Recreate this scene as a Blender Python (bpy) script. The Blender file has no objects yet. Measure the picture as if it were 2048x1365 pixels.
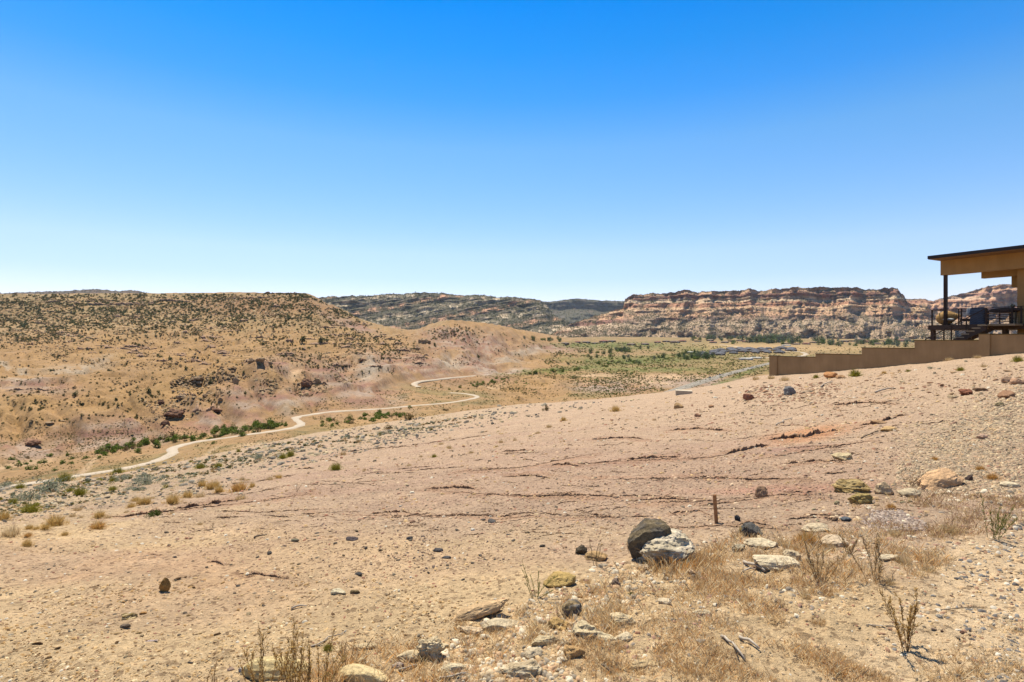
import bpy, math, random
import numpy as np

# ------------------------------------------------------------------ camera, sky, sun, exposure
sc = bpy.context.scene
COL = sc.collection
F = 1138.0                       # focal length in photo pixels (2048 wide)
CX, CY = 1024.0, 682.5
cam_d = bpy.data.cameras.new('camera'); cam = bpy.data.objects.new('camera', cam_d); COL.objects.link(cam)
cam_d.sensor_width = 36.0; cam_d.lens = 36.0*F/2048.0
cam_d.clip_start = 0.05; cam_d.clip_end = 60000
cam.location = (0, 0, 0); cam.rotation_euler = (math.radians(90), 0, 0)
sc.camera = cam
SUN_AZ, SUN_EL = -24.0, 67.0     # degrees: left of straight ahead, above the horizon
w = bpy.data.worlds.new('World'); sc.world = w; w.use_nodes = True
nt = w.node_tree; bg = nt.nodes['Background']
sky = nt.nodes.new('ShaderNodeTexSky'); sky.sky_type = 'NISHITA'; sky.sun_disc = False
sky.sun_elevation = math.radians(SUN_EL); sky.sun_rotation = math.radians(SUN_AZ)
sky.altitude = 0; sky.air_density = 0.9; sky.dust_density = 0.3; sky.ozone_density = 2.5
hs = nt.nodes.new('ShaderNodeHueSaturation'); hs.inputs['Saturation'].default_value = 1.28; hs.inputs['Hue'].default_value = 0.492
gm = nt.nodes.new('ShaderNodeGamma'); gm.inputs['Gamma'].default_value = 1.0
nt.links.new(sky.outputs[0], hs.inputs['Color']); nt.links.new(hs.outputs[0], gm.inputs[0])
tcw = nt.nodes.new('ShaderNodeTexCoord'); sx = nt.nodes.new('ShaderNodeSeparateXYZ'); cr = nt.nodes.new('ShaderNodeValToRGB'); mx = nt.nodes.new('ShaderNodeMix')
mx.data_type = 'RGBA'; mx.blend_type = 'MULTIPLY'; mx.inputs[0].default_value = 1.0; mx.clamp_result = False
nt.links.new(tcw.outputs['Generated'], sx.inputs[0]); nt.links.new(sx.outputs[2], cr.inputs[0])
SKY_TINT = [(0.0, (.62, .46, .50)), (.107, (.62, .48, .50)), (.15, (.74, .53, .53)), (.319, (.53, .53, .55)), (.39, (.21, .46, .60)), (.455, (.065, .425, .60)), (.51, (.0, .39, .62)), (.75, (.03, .27, .40)), (1.0, (.04, .20, .29))]
while len(cr.color_ramp.elements) < len(SKY_TINT): cr.color_ramp.elements.new(.5)
for k_, (p_, c_) in enumerate(SKY_TINT): cr.color_ramp.elements[k_].position = p_; cr.color_ramp.elements[k_].color = (*c_, 1)
nt.links.new(gm.outputs[0], mx.inputs[6]); nt.links.new(cr.outputs[0], mx.inputs[7]); nt.links.new(mx.outputs[2], bg.inputs[0])
bg.inputs[1].default_value = 0.175         # the tint halves this
sl = bpy.data.lights.new('sun', 'SUN'); sl.energy = 4.3; sl.angle = math.radians(0.5); sl.color = (1.0, 0.94, 0.83)
sun = bpy.data.objects.new('sun', sl); COL.objects.link(sun)
from mathutils import Vector, Matrix
_a, _e = math.radians(SUN_AZ), math.radians(SUN_EL)
tosun = Vector((math.sin(_a)*math.cos(_e), math.cos(_a)*math.cos(_e), math.sin(_e)))
sun.rotation_euler = tosun.to_track_quat('Z', 'Y').to_euler()
sc.view_settings.view_transform = 'Standard'; sc.view_settings.look = 'None'
sc.view_settings.exposure = 0.92; sc.view_settings.gamma = 1.0
try: sc.view_settings.use_curve_mapping = False
except Exception: pass
sc.cycles.max_bounces = 5; sc.cycles.diffuse_bounces = 3; sc.cycles.transparent_max_bounces = 4

# ------------------------------------------------------------------ helpers
rng = np.random.default_rng(11); random.seed(5)
def lin(c):
    c = np.asarray(c, float)/255.0
    return np.where(c <= 0.04045, c/12.92, ((c+0.055)/1.055)**2.4)
def C(r, g, b): return lin((r, g, b))/1.72*np.array([1, .985, .93])          # albedo of a surface that shows as r, g, b in full sun
def ss(a, b, x):
    t = np.clip((x-a)/(b-a), 0, 1); return t*t*(3-2*t)
def mix(a, b, t): return a+(b-a)*t
def _h(i, j, seed):
    n = (i*374761393 + j*668265263 + seed*974634777) & 0xffffffff
    n = ((n ^ (n >> 13))*1274126177) & 0xffffffff
    return (n ^ (n >> 16)) & 0xffff
def pn(x, y, seed=0):
    x = np.asarray(x, float); y = np.asarray(y, float)
    xi = np.floor(x).astype(np.int64); yi = np.floor(y).astype(np.int64); xf = x-xi; yf = y-yi
    u = xf*xf*xf*(xf*(xf*6-15)+10); v = yf*yf*yf*(yf*(yf*6-15)+10)
    def g(i, j, dx, dy):
        a = _h(i, j, seed)*(2*math.pi/65536.0); return np.cos(a)*dx+np.sin(a)*dy
    a = g(xi, yi, xf, yf); b = g(xi+1, yi, xf-1, yf); c = g(xi, yi+1, xf, yf-1); d = g(xi+1, yi+1, xf-1, yf-1)
    return mix(mix(a, b, u), mix(c, d, u), v)*1.5
def fbm(x, y, o=4, seed=0, g=0.5):
    s = 0; a = 1; t = 0
    for k in range(o):
        s = s+a*pn(x*2**k, y*2**k, seed+k*17); t += a; a *= g
    return s/t
def ridged(x, y, o=3, seed=0):
    s = 0; a = 1; t = 0
    for k in range(o):
        s = s+a*(1-np.abs(pn(x*2**k, y*2**k, seed+k*31))*2); t += a; a *= 0.5
    return s/t
def inpoly(px, py, poly):
    r = np.zeros(np.shape(px), bool); n = len(poly)
    for i in range(n):
        x1, y1 = poly[i]; x2, y2 = poly[(i+1) % n]
        c = (y1 > py) != (y2 > py)
        with np.errstate(divide='ignore', invalid='ignore'):
            xx = (x2-x1)*(py-y1)/((y2-y1) if y2 != y1 else 1e-9)+x1
        r ^= c & (px < xx)
    return r
def tag(o, label=None, cat=None, group=None, kind=None):
    if label: o['label'] = label
    if cat: o['category'] = cat
    if group: o['group'] = group
    if kind: o['kind'] = kind
    return o
def mk(name, V, Fc, mat, parent=None, col=None, smooth=False, matidx=None, data_only=False):
    """V (n,3), Fc (m,3|4) int arrays -> one mesh object; col (n,3) per-vertex albedo tint"""
    V = np.asarray(V, np.float32); Fc = np.asarray(Fc, np.int32)
    me = bpy.data.meshes.new(name); k = Fc.shape[1]
    me.vertices.add(len(V)); me.vertices.foreach_set('co', V.ravel())
    me.loops.add(Fc.size); me.loops.foreach_set('vertex_index', Fc.ravel())
    me.polygons.add(len(Fc)); me.polygons.foreach_set('loop_start', np.arange(len(Fc), dtype=np.int32)*k)
    me.polygons.foreach_set('loop_total', np.full(len(Fc), k, np.int32))
    if smooth: me.polygons.foreach_set('use_smooth', np.ones(len(Fc), bool))
    for m in (mat if isinstance(mat, (list, tuple)) else [mat]): me.materials.append(m)
    if matidx is not None: me.polygons.foreach_set('material_index', np.asarray(matidx, np.int32))
    if col is not None:
        ca = me.color_attributes.new('Col', 'FLOAT_COLOR', 'POINT')
        c4 = np.ones((len(V), 4), np.float32); c4[:, :3] = col; ca.data.foreach_set('color', c4.ravel())
    me.update(); me.validate()
    if data_only: return me
    o = bpy.data.objects.new(name, me); COL.objects.link(o)
    if parent is not None: o.parent = parent
    return o
def empty(name, loc=(0, 0, 0), rz=0, scale=1):
    o = bpy.data.objects.new(name, None); COL.objects.link(o); o.location = loc; o.rotation_euler = (0, 0, rz)
    o.empty_display_size = 0.2
    o.scale = (scale,)*3 if np.isscalar(scale) else scale
    return o
class MB:
    """collects boxes, prisms and tubes into one mesh"""
    def __init__(s): s.v = []; s.f = []
    def add(s, V, Q):
        n = len(s.v); s.v += [tuple(map(float, p)) for p in V]; s.f += [tuple(i+n for i in q) for q in Q]
    def box(s, x0, x1, y0, y1, z0, z1):
        V = [(x, y, z) for z in (z0, z1) for y in (y0, y1) for x in (x0, x1)]
        s.add(V, [(0, 2, 3, 1), (4, 5, 7, 6), (0, 1, 5, 4), (2, 6, 7, 3), (0, 4, 6, 2), (1, 3, 7, 5)])
    def bar(s, p, q, w_, h_=None):
        p = Vector(p); q = Vector(q); d = (q-p).normalized(); h_ = h_ or w_
        u = Vector((0, 0, 1)) if abs(d.z) < 0.95 else Vector((1, 0, 0))
        a = d.cross(u).normalized()*w_/2; b = a.cross(d).normalized()*h_/2
        V = [c+sa*a+sb*b for c in (p, q) for sa, sb in ((-1, -1), (1, -1), (1, 1), (-1, 1))]
        s.add(V, [(3, 2, 1, 0), (4, 5, 6, 7), (0, 1, 5, 4), (1, 2, 6, 5), (2, 3, 7, 6), (3, 0, 4, 7)])
    def tube(s, pts, r, n=6, cap=True):
        pts = [Vector(p) for p in pts]; R = r if isinstance(r, (list, tuple)) else [r]*len(pts); V = []; Q = []
        for i, p in enumerate(pts):
            d = (pts[min(i+1, len(pts)-1)]-pts[max(i-1, 0)]).normalized()
            u = Vector((0, 0, 1)) if abs(d.z) < 0.9 else Vector((1, 0, 0))
            a = d.cross(u).normalized(); b = a.cross(d)
            for k in range(n): V.append(p+(a*math.cos(2*math.pi*k/n)+b*math.sin(2*math.pi*k/n))*R[i])
        for i in range(len(pts)-1):
            for k in range(n): Q.append((i*n+k, i*n+(k+1) % n, (i+1)*n+(k+1) % n, (i+1)*n+k))
        if cap: Q.append(tuple(range(n-1, -1, -1))); Q.append(tuple(range((len(pts)-1)*n, len(pts)*n)))
        s.add(V, Q)
    def build(s, name, mat, parent=None, bevel=0, smooth=False):
        me = bpy.data.meshes.new(name); me.from_pydata(s.v, [], s.f); me.materials.append(mat); me.update()
        if smooth: me.polygons.foreach_set('use_smooth', [True]*len(me.polygons))
        o = bpy.data.objects.new(name, me); COL.objects.link(o)
        if parent is not None: o.parent = parent
        if bevel:
            b = o.modifiers.new('edge', 'BEVEL'); b.width = bevel; b.segments = 2; b.limit_method = 'ANGLE'
        return o

# ------------------------------------------------------------------ materials
def nodes(name):
    m = bpy.data.materials.new(name); m.use_nodes = True; t = m.node_tree
    b = t.nodes['Principled BSDF']; b.inputs['Roughness'].default_value = 0.92; b.inputs['Specular IOR Level'].default_value = 0.15
    return m, t, b
def N(t, kind, **kw):
    n = t.nodes.new(kind)
    for k, v in kw.items():
        if k.startswith('i_'): n.inputs[k[2:].replace('_', ' ')].default_value = v
        else: setattr(n, k, v)
    return n
def mulc(t, a, b):                                          # colour multiply
    n = t.nodes.new('ShaderNodeMix'); n.data_type = 'RGBA'; n.blend_type = 'MULTIPLY'; n.inputs[0].default_value = 1.0
    t.links.new(a, n.inputs[6]); t.links.new(b, n.inputs[7]); return n.outputs[2]
def ramp(t, src, stops):
    r = t.nodes.new('ShaderNodeValToRGB'); e = r.color_ramp.elements
    while len(e) < len(stops): e.new(0.5)
    for i, (p, c) in enumerate(stops):
        e[i].position = p; e[i].color = (*c, 1) if len(c) == 3 else (c[0],)*3+(1,)
    t.links.new(src, r.inputs[0]); return r.outputs[0]
def g3(v): return (v, v, v)
def attr_mat(name, scales=((6, 0.35),), bump=0.4, bscale=20, bdist=0.01, rough=0.95, speck=None, transl=0.0, obj=True):
    """albedo from the Col attribute, broken up by noise at several scales, with fine relief"""
    m, t, b = nodes(name); at = N(t, 'ShaderNodeVertexColor', layer_name='Col'); c = at.outputs[0]
    tc = N(t, 'ShaderNodeTexCoord'); src = tc.outputs['Object']
    for s_, a_ in scales:
        n = N(t, 'ShaderNodeTexNoise', i_Scale=s_, i_Detail=5.0, i_Roughness=0.65); t.links.new(src, n.inputs['Vector'])
        c = mulc(t, c, ramp(t, n.outputs[0], [(0.3, g3(1-a_)), (0.7, g3(1+a_*0.8))]))
    if speck:
        for s_, th, cc in speck:
            v = N(t, 'ShaderNodeTexNoise', i_Scale=s_, i_Detail=2.0, i_Roughness=0.7); t.links.new(src, v.inputs['Vector'])
            c = mulc(t, c, ramp(t, v.outputs[0], [(th, (1, 1, 1)), (th+0.05, cc)]))
    t.links.new(c, b.inputs['Base Color']); b.inputs['Roughness'].default_value = rough
    if bump:
        n = N(t, 'ShaderNodeTexNoise', i_Scale=bscale, i_Detail=8.0, i_Roughness=0.7); t.links.new(src, n.inputs['Vector'])
        bp = N(t, 'ShaderNodeBump', i_Strength=bump, i_Distance=bdist); t.links.new(n.outputs[0], bp.inputs['Height'])
        t.links.new(bp.outputs[0], b.inputs['Normal'])
    if transl:
        tr = N(t, 'ShaderNodeBsdfTranslucent'); t.links.new(c, tr.inputs[0]); mx = N(t, 'ShaderNodeMixShader'); mx.inputs[0].default_value = transl
        t.links.new(b.outputs[0], mx.inputs[1]); t.links.new(tr.outputs[0], mx.inputs[2])
        t.links.new(mx.outputs[0], t.nodes['Material Output'].inputs[0])
    return m
def flat(name, c, rough=0.8, metal=0, nscale=8, nam=0.12, bump=0.1, bscale=60, spec=0.2):
    m, t, b = nodes(name); tc = N(t, 'ShaderNodeTexCoord'); n = N(t, 'ShaderNodeTexNoise', i_Scale=nscale, i_Detail=6.0)
    t.links.new(tc.outputs['Object'], n.inputs['Vector'])
    rgb = N(t, 'ShaderNodeRGB'); rgb.outputs[0].default_value = (*[float(x) for x in c], 1)
    t.links.new(mulc(t, rgb.outputs[0], ramp(t, n.outputs[0], [(0.3, g3(1-nam)), (0.7, g3(1+nam))])), b.inputs['Base Color'])
    b.inputs['Roughness'].default_value = rough; b.inputs['Metallic'].default_value = metal; b.inputs['Specular IOR Level'].default_value = spec
    if bump:
        n2 = N(t, 'ShaderNodeTexNoise', i_Scale=bscale, i_Detail=4.0); t.links.new(tc.outputs['Object'], n2.inputs['Vector'])
        bp = N(t, 'ShaderNodeBump', i_Strength=bump, i_Distance=0.01); t.links.new(n2.outputs[0], bp.inputs['Height']); t.links.new(bp.outputs[0], b.inputs['Normal'])
    return m
def near_ground_mat():
    m, t, b = nodes('clay_and_grit'); at = N(t, 'ShaderNodeVertexColor', layer_name='Col'); c = at.outputs[0]
    geo = N(t, 'ShaderNodeNewGeometry'); src = geo.outputs['Position']
    for s_, a_, lo, hi in ((1.3, 0.14, .35, .65), (7.0, 0.16, .32, .68), (38.0, 0.26, .3, .7), (130.0, 0.2, .3, .7)):
        n = N(t, 'ShaderNodeTexNoise', i_Scale=s_, i_Detail=6.0, i_Roughness=0.7); t.links.new(src, n.inputs['Vector'])
        c = mulc(t, c, ramp(t, n.outputs[0], [(lo, g3(1-a_)), (hi, g3(1+a_*0.6))]))
    v = N(t, 'ShaderNodeTexVoronoi', i_Scale=34.0); t.links.new(src, v.inputs['Vector'])
    sp = N(t, 'ShaderNodeSeparateColor'); t.links.new(v.outputs['Color'], sp.inputs[0])
    c = mulc(t, c, ramp(t, sp.outputs[0], [(0.0, (.5, .47, .45)), (0.1, (.66, .63, .62)), (0.2, (1, 1, 1)), (0.9, (1.0, 1, 1)), (0.96, (1.14, 1.12, 1.08))]))
    t.links.new(c, b.inputs['Base Color'])
    n1 = N(t, 'ShaderNodeTexNoise', i_Scale=14.0, i_Detail=9.0, i_Roughness=0.72); t.links.new(src, n1.inputs['Vector'])
    v2 = N(t, 'ShaderNodeTexVoronoi', i_Scale=55.0); t.links.new(src, v2.inputs['Vector'])
    b1 = N(t, 'ShaderNodeBump', i_Strength=1.0, i_Distance=0.055); t.links.new(n1.outputs[0], b1.inputs['Height'])
    b2 = N(t, 'ShaderNodeBump', i_Strength=0.35, i_Distance=0.006); b2.invert = True
    t.links.new(v2.outputs['Distance'], b2.inputs['Height']); t.links.new(b1.outputs[0], b2.inputs['Normal']); t.links.new(b2.outputs[0], b.inputs['Normal'])
    return m
def far_ground_mat(name='hill_earth', sc1=((0.02, .15), (0.12, .16), (0.6, .22), (2.0, .2)), bump=0.6, bs=0.35, bd=1.2):
    m, t, b = nodes(name); at = N(t, 'ShaderNodeVertexColor', layer_name='Col'); c = at.outputs[0]
    geo = N(t, 'ShaderNodeNewGeometry'); src = geo.outputs['Position']
    for s_, a_ in sc1:
        n = N(t, 'ShaderNodeTexNoise', i_Scale=s_, i_Detail=5.0, i_Roughness=0.7); t.links.new(src, n.inputs['Vector'])
        c = mulc(t, c, ramp(t, n.outputs[0], [(.32, g3(1-a_)), (.68, g3(1+a_*0.7))]))
    t.links.new(c, b.inputs['Base Color'])
    n1 = N(t, 'ShaderNodeTexNoise', i_Scale=bs, i_Detail=8.0, i_Roughness=0.7); t.links.new(src, n1.inputs['Vector'])
    b1 = N(t, 'ShaderNodeBump', i_Strength=bump, i_Distance=bd); t.links.new(n1.outputs[0], b1.inputs['Height']); t.links.new(b1.outputs[0], b.inputs['Normal'])
    return m
M_near = near_ground_mat(); M_far = far_ground_mat()
M_cliff = far_ground_mat('sandstone_cliff', ((0.004, .12), (0.02, .2), (0.06, .2)), 0.8, 0.05, 8)
M_rock = attr_mat('rock', ((9, .25), (45, .3)), bump=0.8, bscale=30, bdist=0.02, speck=[(60, .62, (.6, .58, .55))])
M_peb = attr_mat('pebble', (), bump=0)
M_grass = attr_mat('dry_grass', (), bump=0, transl=0.5)
M_leaf = attr_mat('foliage', (), bump=0, transl=0.2)
M_stem = attr_mat('stem', (), bump=0)

# ------------------------------------------------------------------ terrain: one polar sheet
# columns: px -> list of (depth, py) for the eight steps crest, road, hill foot, shoulder, bench, upper slope, brow, rim ; near slope keys separately
near_cols = {   # px: (depth, py) from the camera's feet to the crest of the near slope
 -150: [(2.9, 1330), (4.2, 1180), (6.5, 1080), (11, 1020), (22, 1003), (44, 1004)],
 0:    [(2.9, 1345), (4.2, 1185), (6.5, 1085), (11, 1020), (22, 992), (44, 986)],
 200:  [(2.85, 1350), (4.1, 1190), (6.4, 1082), (11, 1015), (22, 975), (46, 957)],
 400:  [(2.8, 1358), (4.0, 1195), (6.2, 1080), (11, 1000), (22, 950), (49, 916)],
 600:  [(2.75, 1362), (3.9, 1195), (6.2, 1070), (11, 985), (22, 925), (53, 874)],
 800:  [(2.7, 1365), (3.85, 1190), (6.2, 1060), (11, 970), (22, 900), (56, 842)],
 1000: [(2.68, 1362), (3.8, 1180), (6.2, 1045), (11, 950), (22, 880), (57, 815)],
 1200: [(2.65, 1365), (3.8, 1162), (6.2, 1030), (11, 930), (22, 862), (53, 799)],
 1400: [(2.65, 1365), (3.8, 1158), (6.2, 1015), (11, 915), (22, 845), (48.5, 776)],
 1540: [(2.65, 1365), (3.8, 1158), (6.2, 1005), (11, 903), (22, 825), (45.2, 752)],
 1700: [(2.65, 1365), (3.8, 1155), (6.2, 995), (11, 888), (20, 812), (40.2, 740)],
 1850: [(2.65, 1365), (3.8, 1150), (6.2, 982), (11, 872), (19, 795), (36.2, 726)],
 2048: [(2.6, 1360), (3.8, 1140), (6.2, 965), (11, 850), (18, 772), (31.4, 707)],
 2250: [(2.6, 1360), (3.8, 1135), (6.2, 955), (11, 835), (16, 770), (27, 700)],
}
far_cols = {   # px: road level, hill foot, shoulder, bench, upper, brow, rim
 -150: [(160, 975), (235, 915), (330, 795), (480, 750), (800, 695), (1150, 652), (1500, 590)],
 0:    [(160, 970), (235, 908), (330, 783), (480, 745), (800, 690), (1150, 650), (1500, 589)],
 200:  [(172, 943), (243, 890), (340, 776), (520, 727), (800, 682), (1150, 641), (1500, 588)],
 400:  [(205, 900), (260, 866), (350, 762), (560, 712), (800, 673), (1150, 638), (1500, 587)],
 550:  [(255, 852), (292, 829), (370, 742), (560, 695), (800, 656), (1100, 628), (1400, 587)],
 610:  [(268, 846), (305, 822), (400, 742), (560, 696), (790, 660), (1100, 622), (1370, 588)],
 650:  [(280, 838), (325, 808), (430, 741), (560, 699), (780, 668), (1080, 636), (1330, 606)],
 750:  [(320, 820), (400, 778), (500, 730), (620, 704), (780, 686), (1000, 668), (1250, 651)],
 830:  [(350, 808), (485, 770), (560, 733), (650, 706), (760, 689), (850, 678), (960, 672)],
 860:  [(370, 803), (520, 765), (590, 730), (670, 704), (770, 686), (860, 667), (930, 658)],
 900:  [(395, 797), (545, 762), (620, 729), (700, 706), (800, 682), (890, 657), (950, 646)],
 980:  [(400, 796), (600, 752), (700, 729), (780, 708), (860, 684), (940, 665), (1000, 656)],
 1050: [(410, 794), (680, 743), (780, 727), (860, 712), (930, 699), (990, 687), (1050, 681)],
 1100: [(420, 792), (750, 736), (850, 724), (950, 712), (1040, 704), (1120, 698), (1200, 693)],
 1200: [(430, 791), (800, 733), (1000, 716), (1250, 705), (1600, 695), (2100, 685), (2800, 674)],
 1400: [(440, 787), (800, 734), (1000, 720), (1250, 707), (1600, 696), (2100, 686), (2800, 676)],
 1600: [(440, 786), (800, 736), (1000, 722), (1250, 709), (1600, 697), (2100, 687), (2800, 678)],
 2048: [(440, 786), (800, 736), (1000, 722), (1250, 709), (1600, 698), (2100, 689), (2800, 680)],
 2250: [(440, 786), (800, 736), (1000, 722), (1250, 709), (1600, 698), (2100, 689), (2800, 680)],
}
def th_of(px): return math.atan((px-CX)/F)
def keytab(cols):
    ths, R, Z = [], [], []
    for px in sorted(cols):
        th = th_of(px); ths.append(th); c = math.cos(th)
        R.append([d/c for d, y in cols[px]]); Z.append([-(y-CY)/F*d for d, y in cols[px]])
    return np.array(ths), np.array(R), np.array(Z)
def pchip(xk, yk, x):
    h = np.diff(xk); dl = np.diff(yk)/h; m = np.zeros_like(yk)
    for i in range(1, len(xk)-1):
        if dl[i-1]*dl[i] > 0:
            w1 = 2*h[i]+h[i-1]; w2 = h[i]+2*h[i-1]; m[i] = (w1+w2)/(w1/dl[i-1]+w2/dl[i])
    m[0] = dl[0]; m[-1] = dl[-1]
    i = np.clip(np.searchsorted(xk, x)-1, 0, len(xk)-2); t = np.clip((x-xk[i])/h[i], 0, 1); hh = h[i]
    return (2*t**3-3*t**2+1)*yk[i]+(t**3-2*t**2+t)*hh*m[i]+(-2*t**3+3*t**2)*yk[i+1]+(t**3-t**2)*hh*m[i+1]
tn, Rn, Zn = keytab(near_cols); tf, Rf, Zf = keytab(far_cols)
# azimuth columns (dense in view, sparse behind) and rings
TH0, TH1 = th_of(-420), th_of(2760)
view_u = np.concatenate([np.linspace((-420-CX)/F, (-60-CX)/F, 45)[:-1], np.linspace((-60-CX)/F, (2110-CX)/F, 590), np.linspace((2110-CX)/F, (2760-CX)/F, 75)[1:]])
th_v = np.arctan(view_u)
th_o = np.linspace(TH1, TH0+2*math.pi, 48)[1:-1]
TH = np.concatenate([th_v, th_o]); NC = len(TH)
r = [0.25]
while r[-1] < 12000:
    q = r[-1]
    st = .06 if q < 1.6 else .0095 if q < 4 else .009 if q < 12 else .0095 if q < 62 else .035 if q < 140 else .0088 if q < 600 else .0105 if q < 1600 else .02 if q < 4000 else .06
    r.append(q*(1+st))
RR = np.array(r); NR = len(RR)
Zg = np.zeros((NR, NC)); lr = np.log(RR)
thw = np.where(TH > math.pi, TH-2*math.pi, TH)
behind = np.zeros(NC)
for j, th in enumerate(TH):
    k = (th-tn[-1])/(tn[0]+2*math.pi-tn[-1])             # 0..1 going round behind the camera
    if th <= tn[-1]:
        tt = max(th, tn[0])
        a = [pchip(tn, Rn[:, i], np.array([tt]))[0] for i in range(6)]; b = [pchip(tn, Zn[:, i], np.array([tt]))[0] for i in range(6)]
        c = [pchip(tf, Rf[:, i], np.array([tt]))[0] for i in range(7)]; d = [pchip(tf, Zf[:, i], np.array([tt]))[0] for i in range(7)]
    else:
        k = k*k*(3-2*k)
        a = list(mix(Rn[-1], Rn[0], k)); b = list(mix(Zn[-1], Zn[0], k)); c = list(mix(Rf[-1], Rf[0], k)); d = list(mix(Zf[-1], Zf[0], k))
    px = CX+F*math.tan(th) if th <= tn[-1] else 2300
    foot = [c[0]*0.62]; fz = [d[0]+3.0 if px < 1500 else d[0]+6]
    last = 150.0 if px < 640 else 62.0
    xs = [0.2, 1.0]+a+foot+c+[4200, 13000]
    kk = float(ss(1040, 1220, px)); zs = [-1.6, -1.6]+b+fz+d+[mix(max(d[-1]+8, 66 if px > 700 else 100), d[-1]+4, kk), mix(140, 60, kk)]
    Zg[:, j] = pchip(np.log(xs), np.array(zs), lr)
X0 = RR[:, None]*np.sin(TH)[None, :]; Y0 = RR[:, None]*np.cos(TH)[None, :]
R2 = np.repeat(RR[:, None], NC, 1)
with np.errstate(divide='ignore', invalid='ignore'):
    PX = np.where(Y0 > 0.01, CX+F*X0/np.maximum(Y0, .01), -9999); PY = np.where(Y0 > 0.01, CY-F*Zg/np.maximum(Y0, .01), -9999)
PX = np.where(thw[None, :] < -1.4, -9999, np.where(thw[None, :] > 1.4, 9999, PX))
hill = ss(200, 330, R2)*(1-ss(1050, 1200, PX)*0.86)
hill = hill*(1-ss(2600, 3600, R2)*0.5); hill = hill*(1-.85*np.clip(1.5*np.exp(-(((PX-850)/150)**2+((PY-797)/26)**2)), 0, 1))
# asphalt road and dirt road, as pixel tracks on the bare terrain
def first_hit(px, py, Z=None):
    Z = Zg if Z is None else Z
    u = (px-CX)/F; jf = np.interp(u, view_u, np.arange(len(view_u))); j = int(round(jf))
    col = CY-F*Z[:, j]/Y0[:, j]; i0 = np.searchsorted(RR, 1.2)
    idx = np.nonzero(col[i0:] <= py)[0]
    i = i0+(idx[0] if len(idx) else 0); i = max(i, 1)
    a, b = col[i-1], col[i]; t = 0 if a == b else np.clip((a-py)/(a-b), 0, 1)
    rr = mix(RR[i-1], RR[i], t); zz = mix(Z[i-1, j], Z[i, j], t); th = math.atan(u)
    return np.array([rr*math.sin(th), rr*math.cos(th), zz])
def dens(P, n):
    P = np.array(P, float); out = []
    Q = np.vstack([2*P[0]-P[1], P, 2*P[-1]-P[-2]])
    for i in range(1, len(Q)-2):
        for t in np.arange(n)/n:
            out.append(0.5*((2*Q[i])+(-Q[i-1]+Q[i+1])*t+(2*Q[i-1]-5*Q[i]+4*Q[i+1]-Q[i+2])*t*t+(-Q[i-1]+3*Q[i]-3*Q[i+1]+Q[i+2])*t**3))
    out.append(Q[-2]); return np.array(out)
def gpt(px, py, zf=-39.5):                                   # point of the valley floor plane seen at this pixel
    d = -zf*F/(py-CY); return [(px-CX)/F*d, d]
dirt_a = [(-60, 982), (60, 968), (150, 954), (250, 938), (310, 924), (345, 908), (348, 897), (400, 884), (480, 872), (560, 861), (602, 850), (592, 836), (640, 827), (720, 821), (800, 815), (880, 808), (930, 801), (955, 794), (930, 788), (900, 786)]
dirt_b = [(838, 775), (828, 769), (850, 763), (890, 758), (940, 753), (1000, 749), (1040, 747)]
asph = [(1250, 812), (1310, 793), (1380, 772), (1450, 750), (1500, 737), (1545, 726), (1600, 716)]
def _tp(p):
    q = first_hit(*p); return gpt(*p) if math.hypot(q[0], q[1]) < 140 else q[:2]
def track(pts): return dens([_tp(p) for p in pts], 10)
vill_a = [(1470, 718), (1530, 716), (1590, 714), (1612, 709), (1596, 704), (1560, 703)]; vill_b = [(1380, 688), (1430, 689), (1475, 694), (1490, 697)]
TRK = [(track(dirt_a), 1.65), (track(dirt_b), 2.0), (track(asph), 5.2), (track(vill_a), 4.0), (track(vill_b), 3.5)]
roadmask = np.zeros_like(Zg); roadz = np.zeros_like(Zg)
sel = (R2 > 130) & (R2 < 1400) & (Y0 > 0)
si = np.nonzero(sel)
for tr_, hw in TRK:
    best = np.full(len(si[0]), 1e9)
    for p in tr_[::2]:
        best = np.minimum(best, (X0[si]-p[0])**2+(Y0[si]-p[1])**2)
    mk_ = 1-ss(hw*2.0, hw*7, np.sqrt(best)); roadmask[si] = np.maximum(roadmask[si], mk_)
# --- relief
nearm = 1-ss(45, 75, R2)
bench = ss(1.0, 3.0, R2)*(1-ss(9, 20, R2))
dz = np.zeros_like(Zg)
m = R2 < 80
xs, ys = X0[m], Y0[m]
dn = 0.10*fbm(xs*.35, ys*.35, 3, 3)*ss(1.5, 8, R2[m])+0.035*fbm(xs*1.4, ys*1.4, 3, 7)+0.02*fbm(xs*5, ys*5, 3, 9)+0.012*pn(xs*14, ys*14, 12)
dn += (0.10*fbm(xs*.9, ys*.9, 4, 30)+.03*pn(xs*4, ys*4, 33))*ss(18, 30, R2[m])*(1-ss(900, 1200, PX[m]))       # rougher rocky flank on the left
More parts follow.
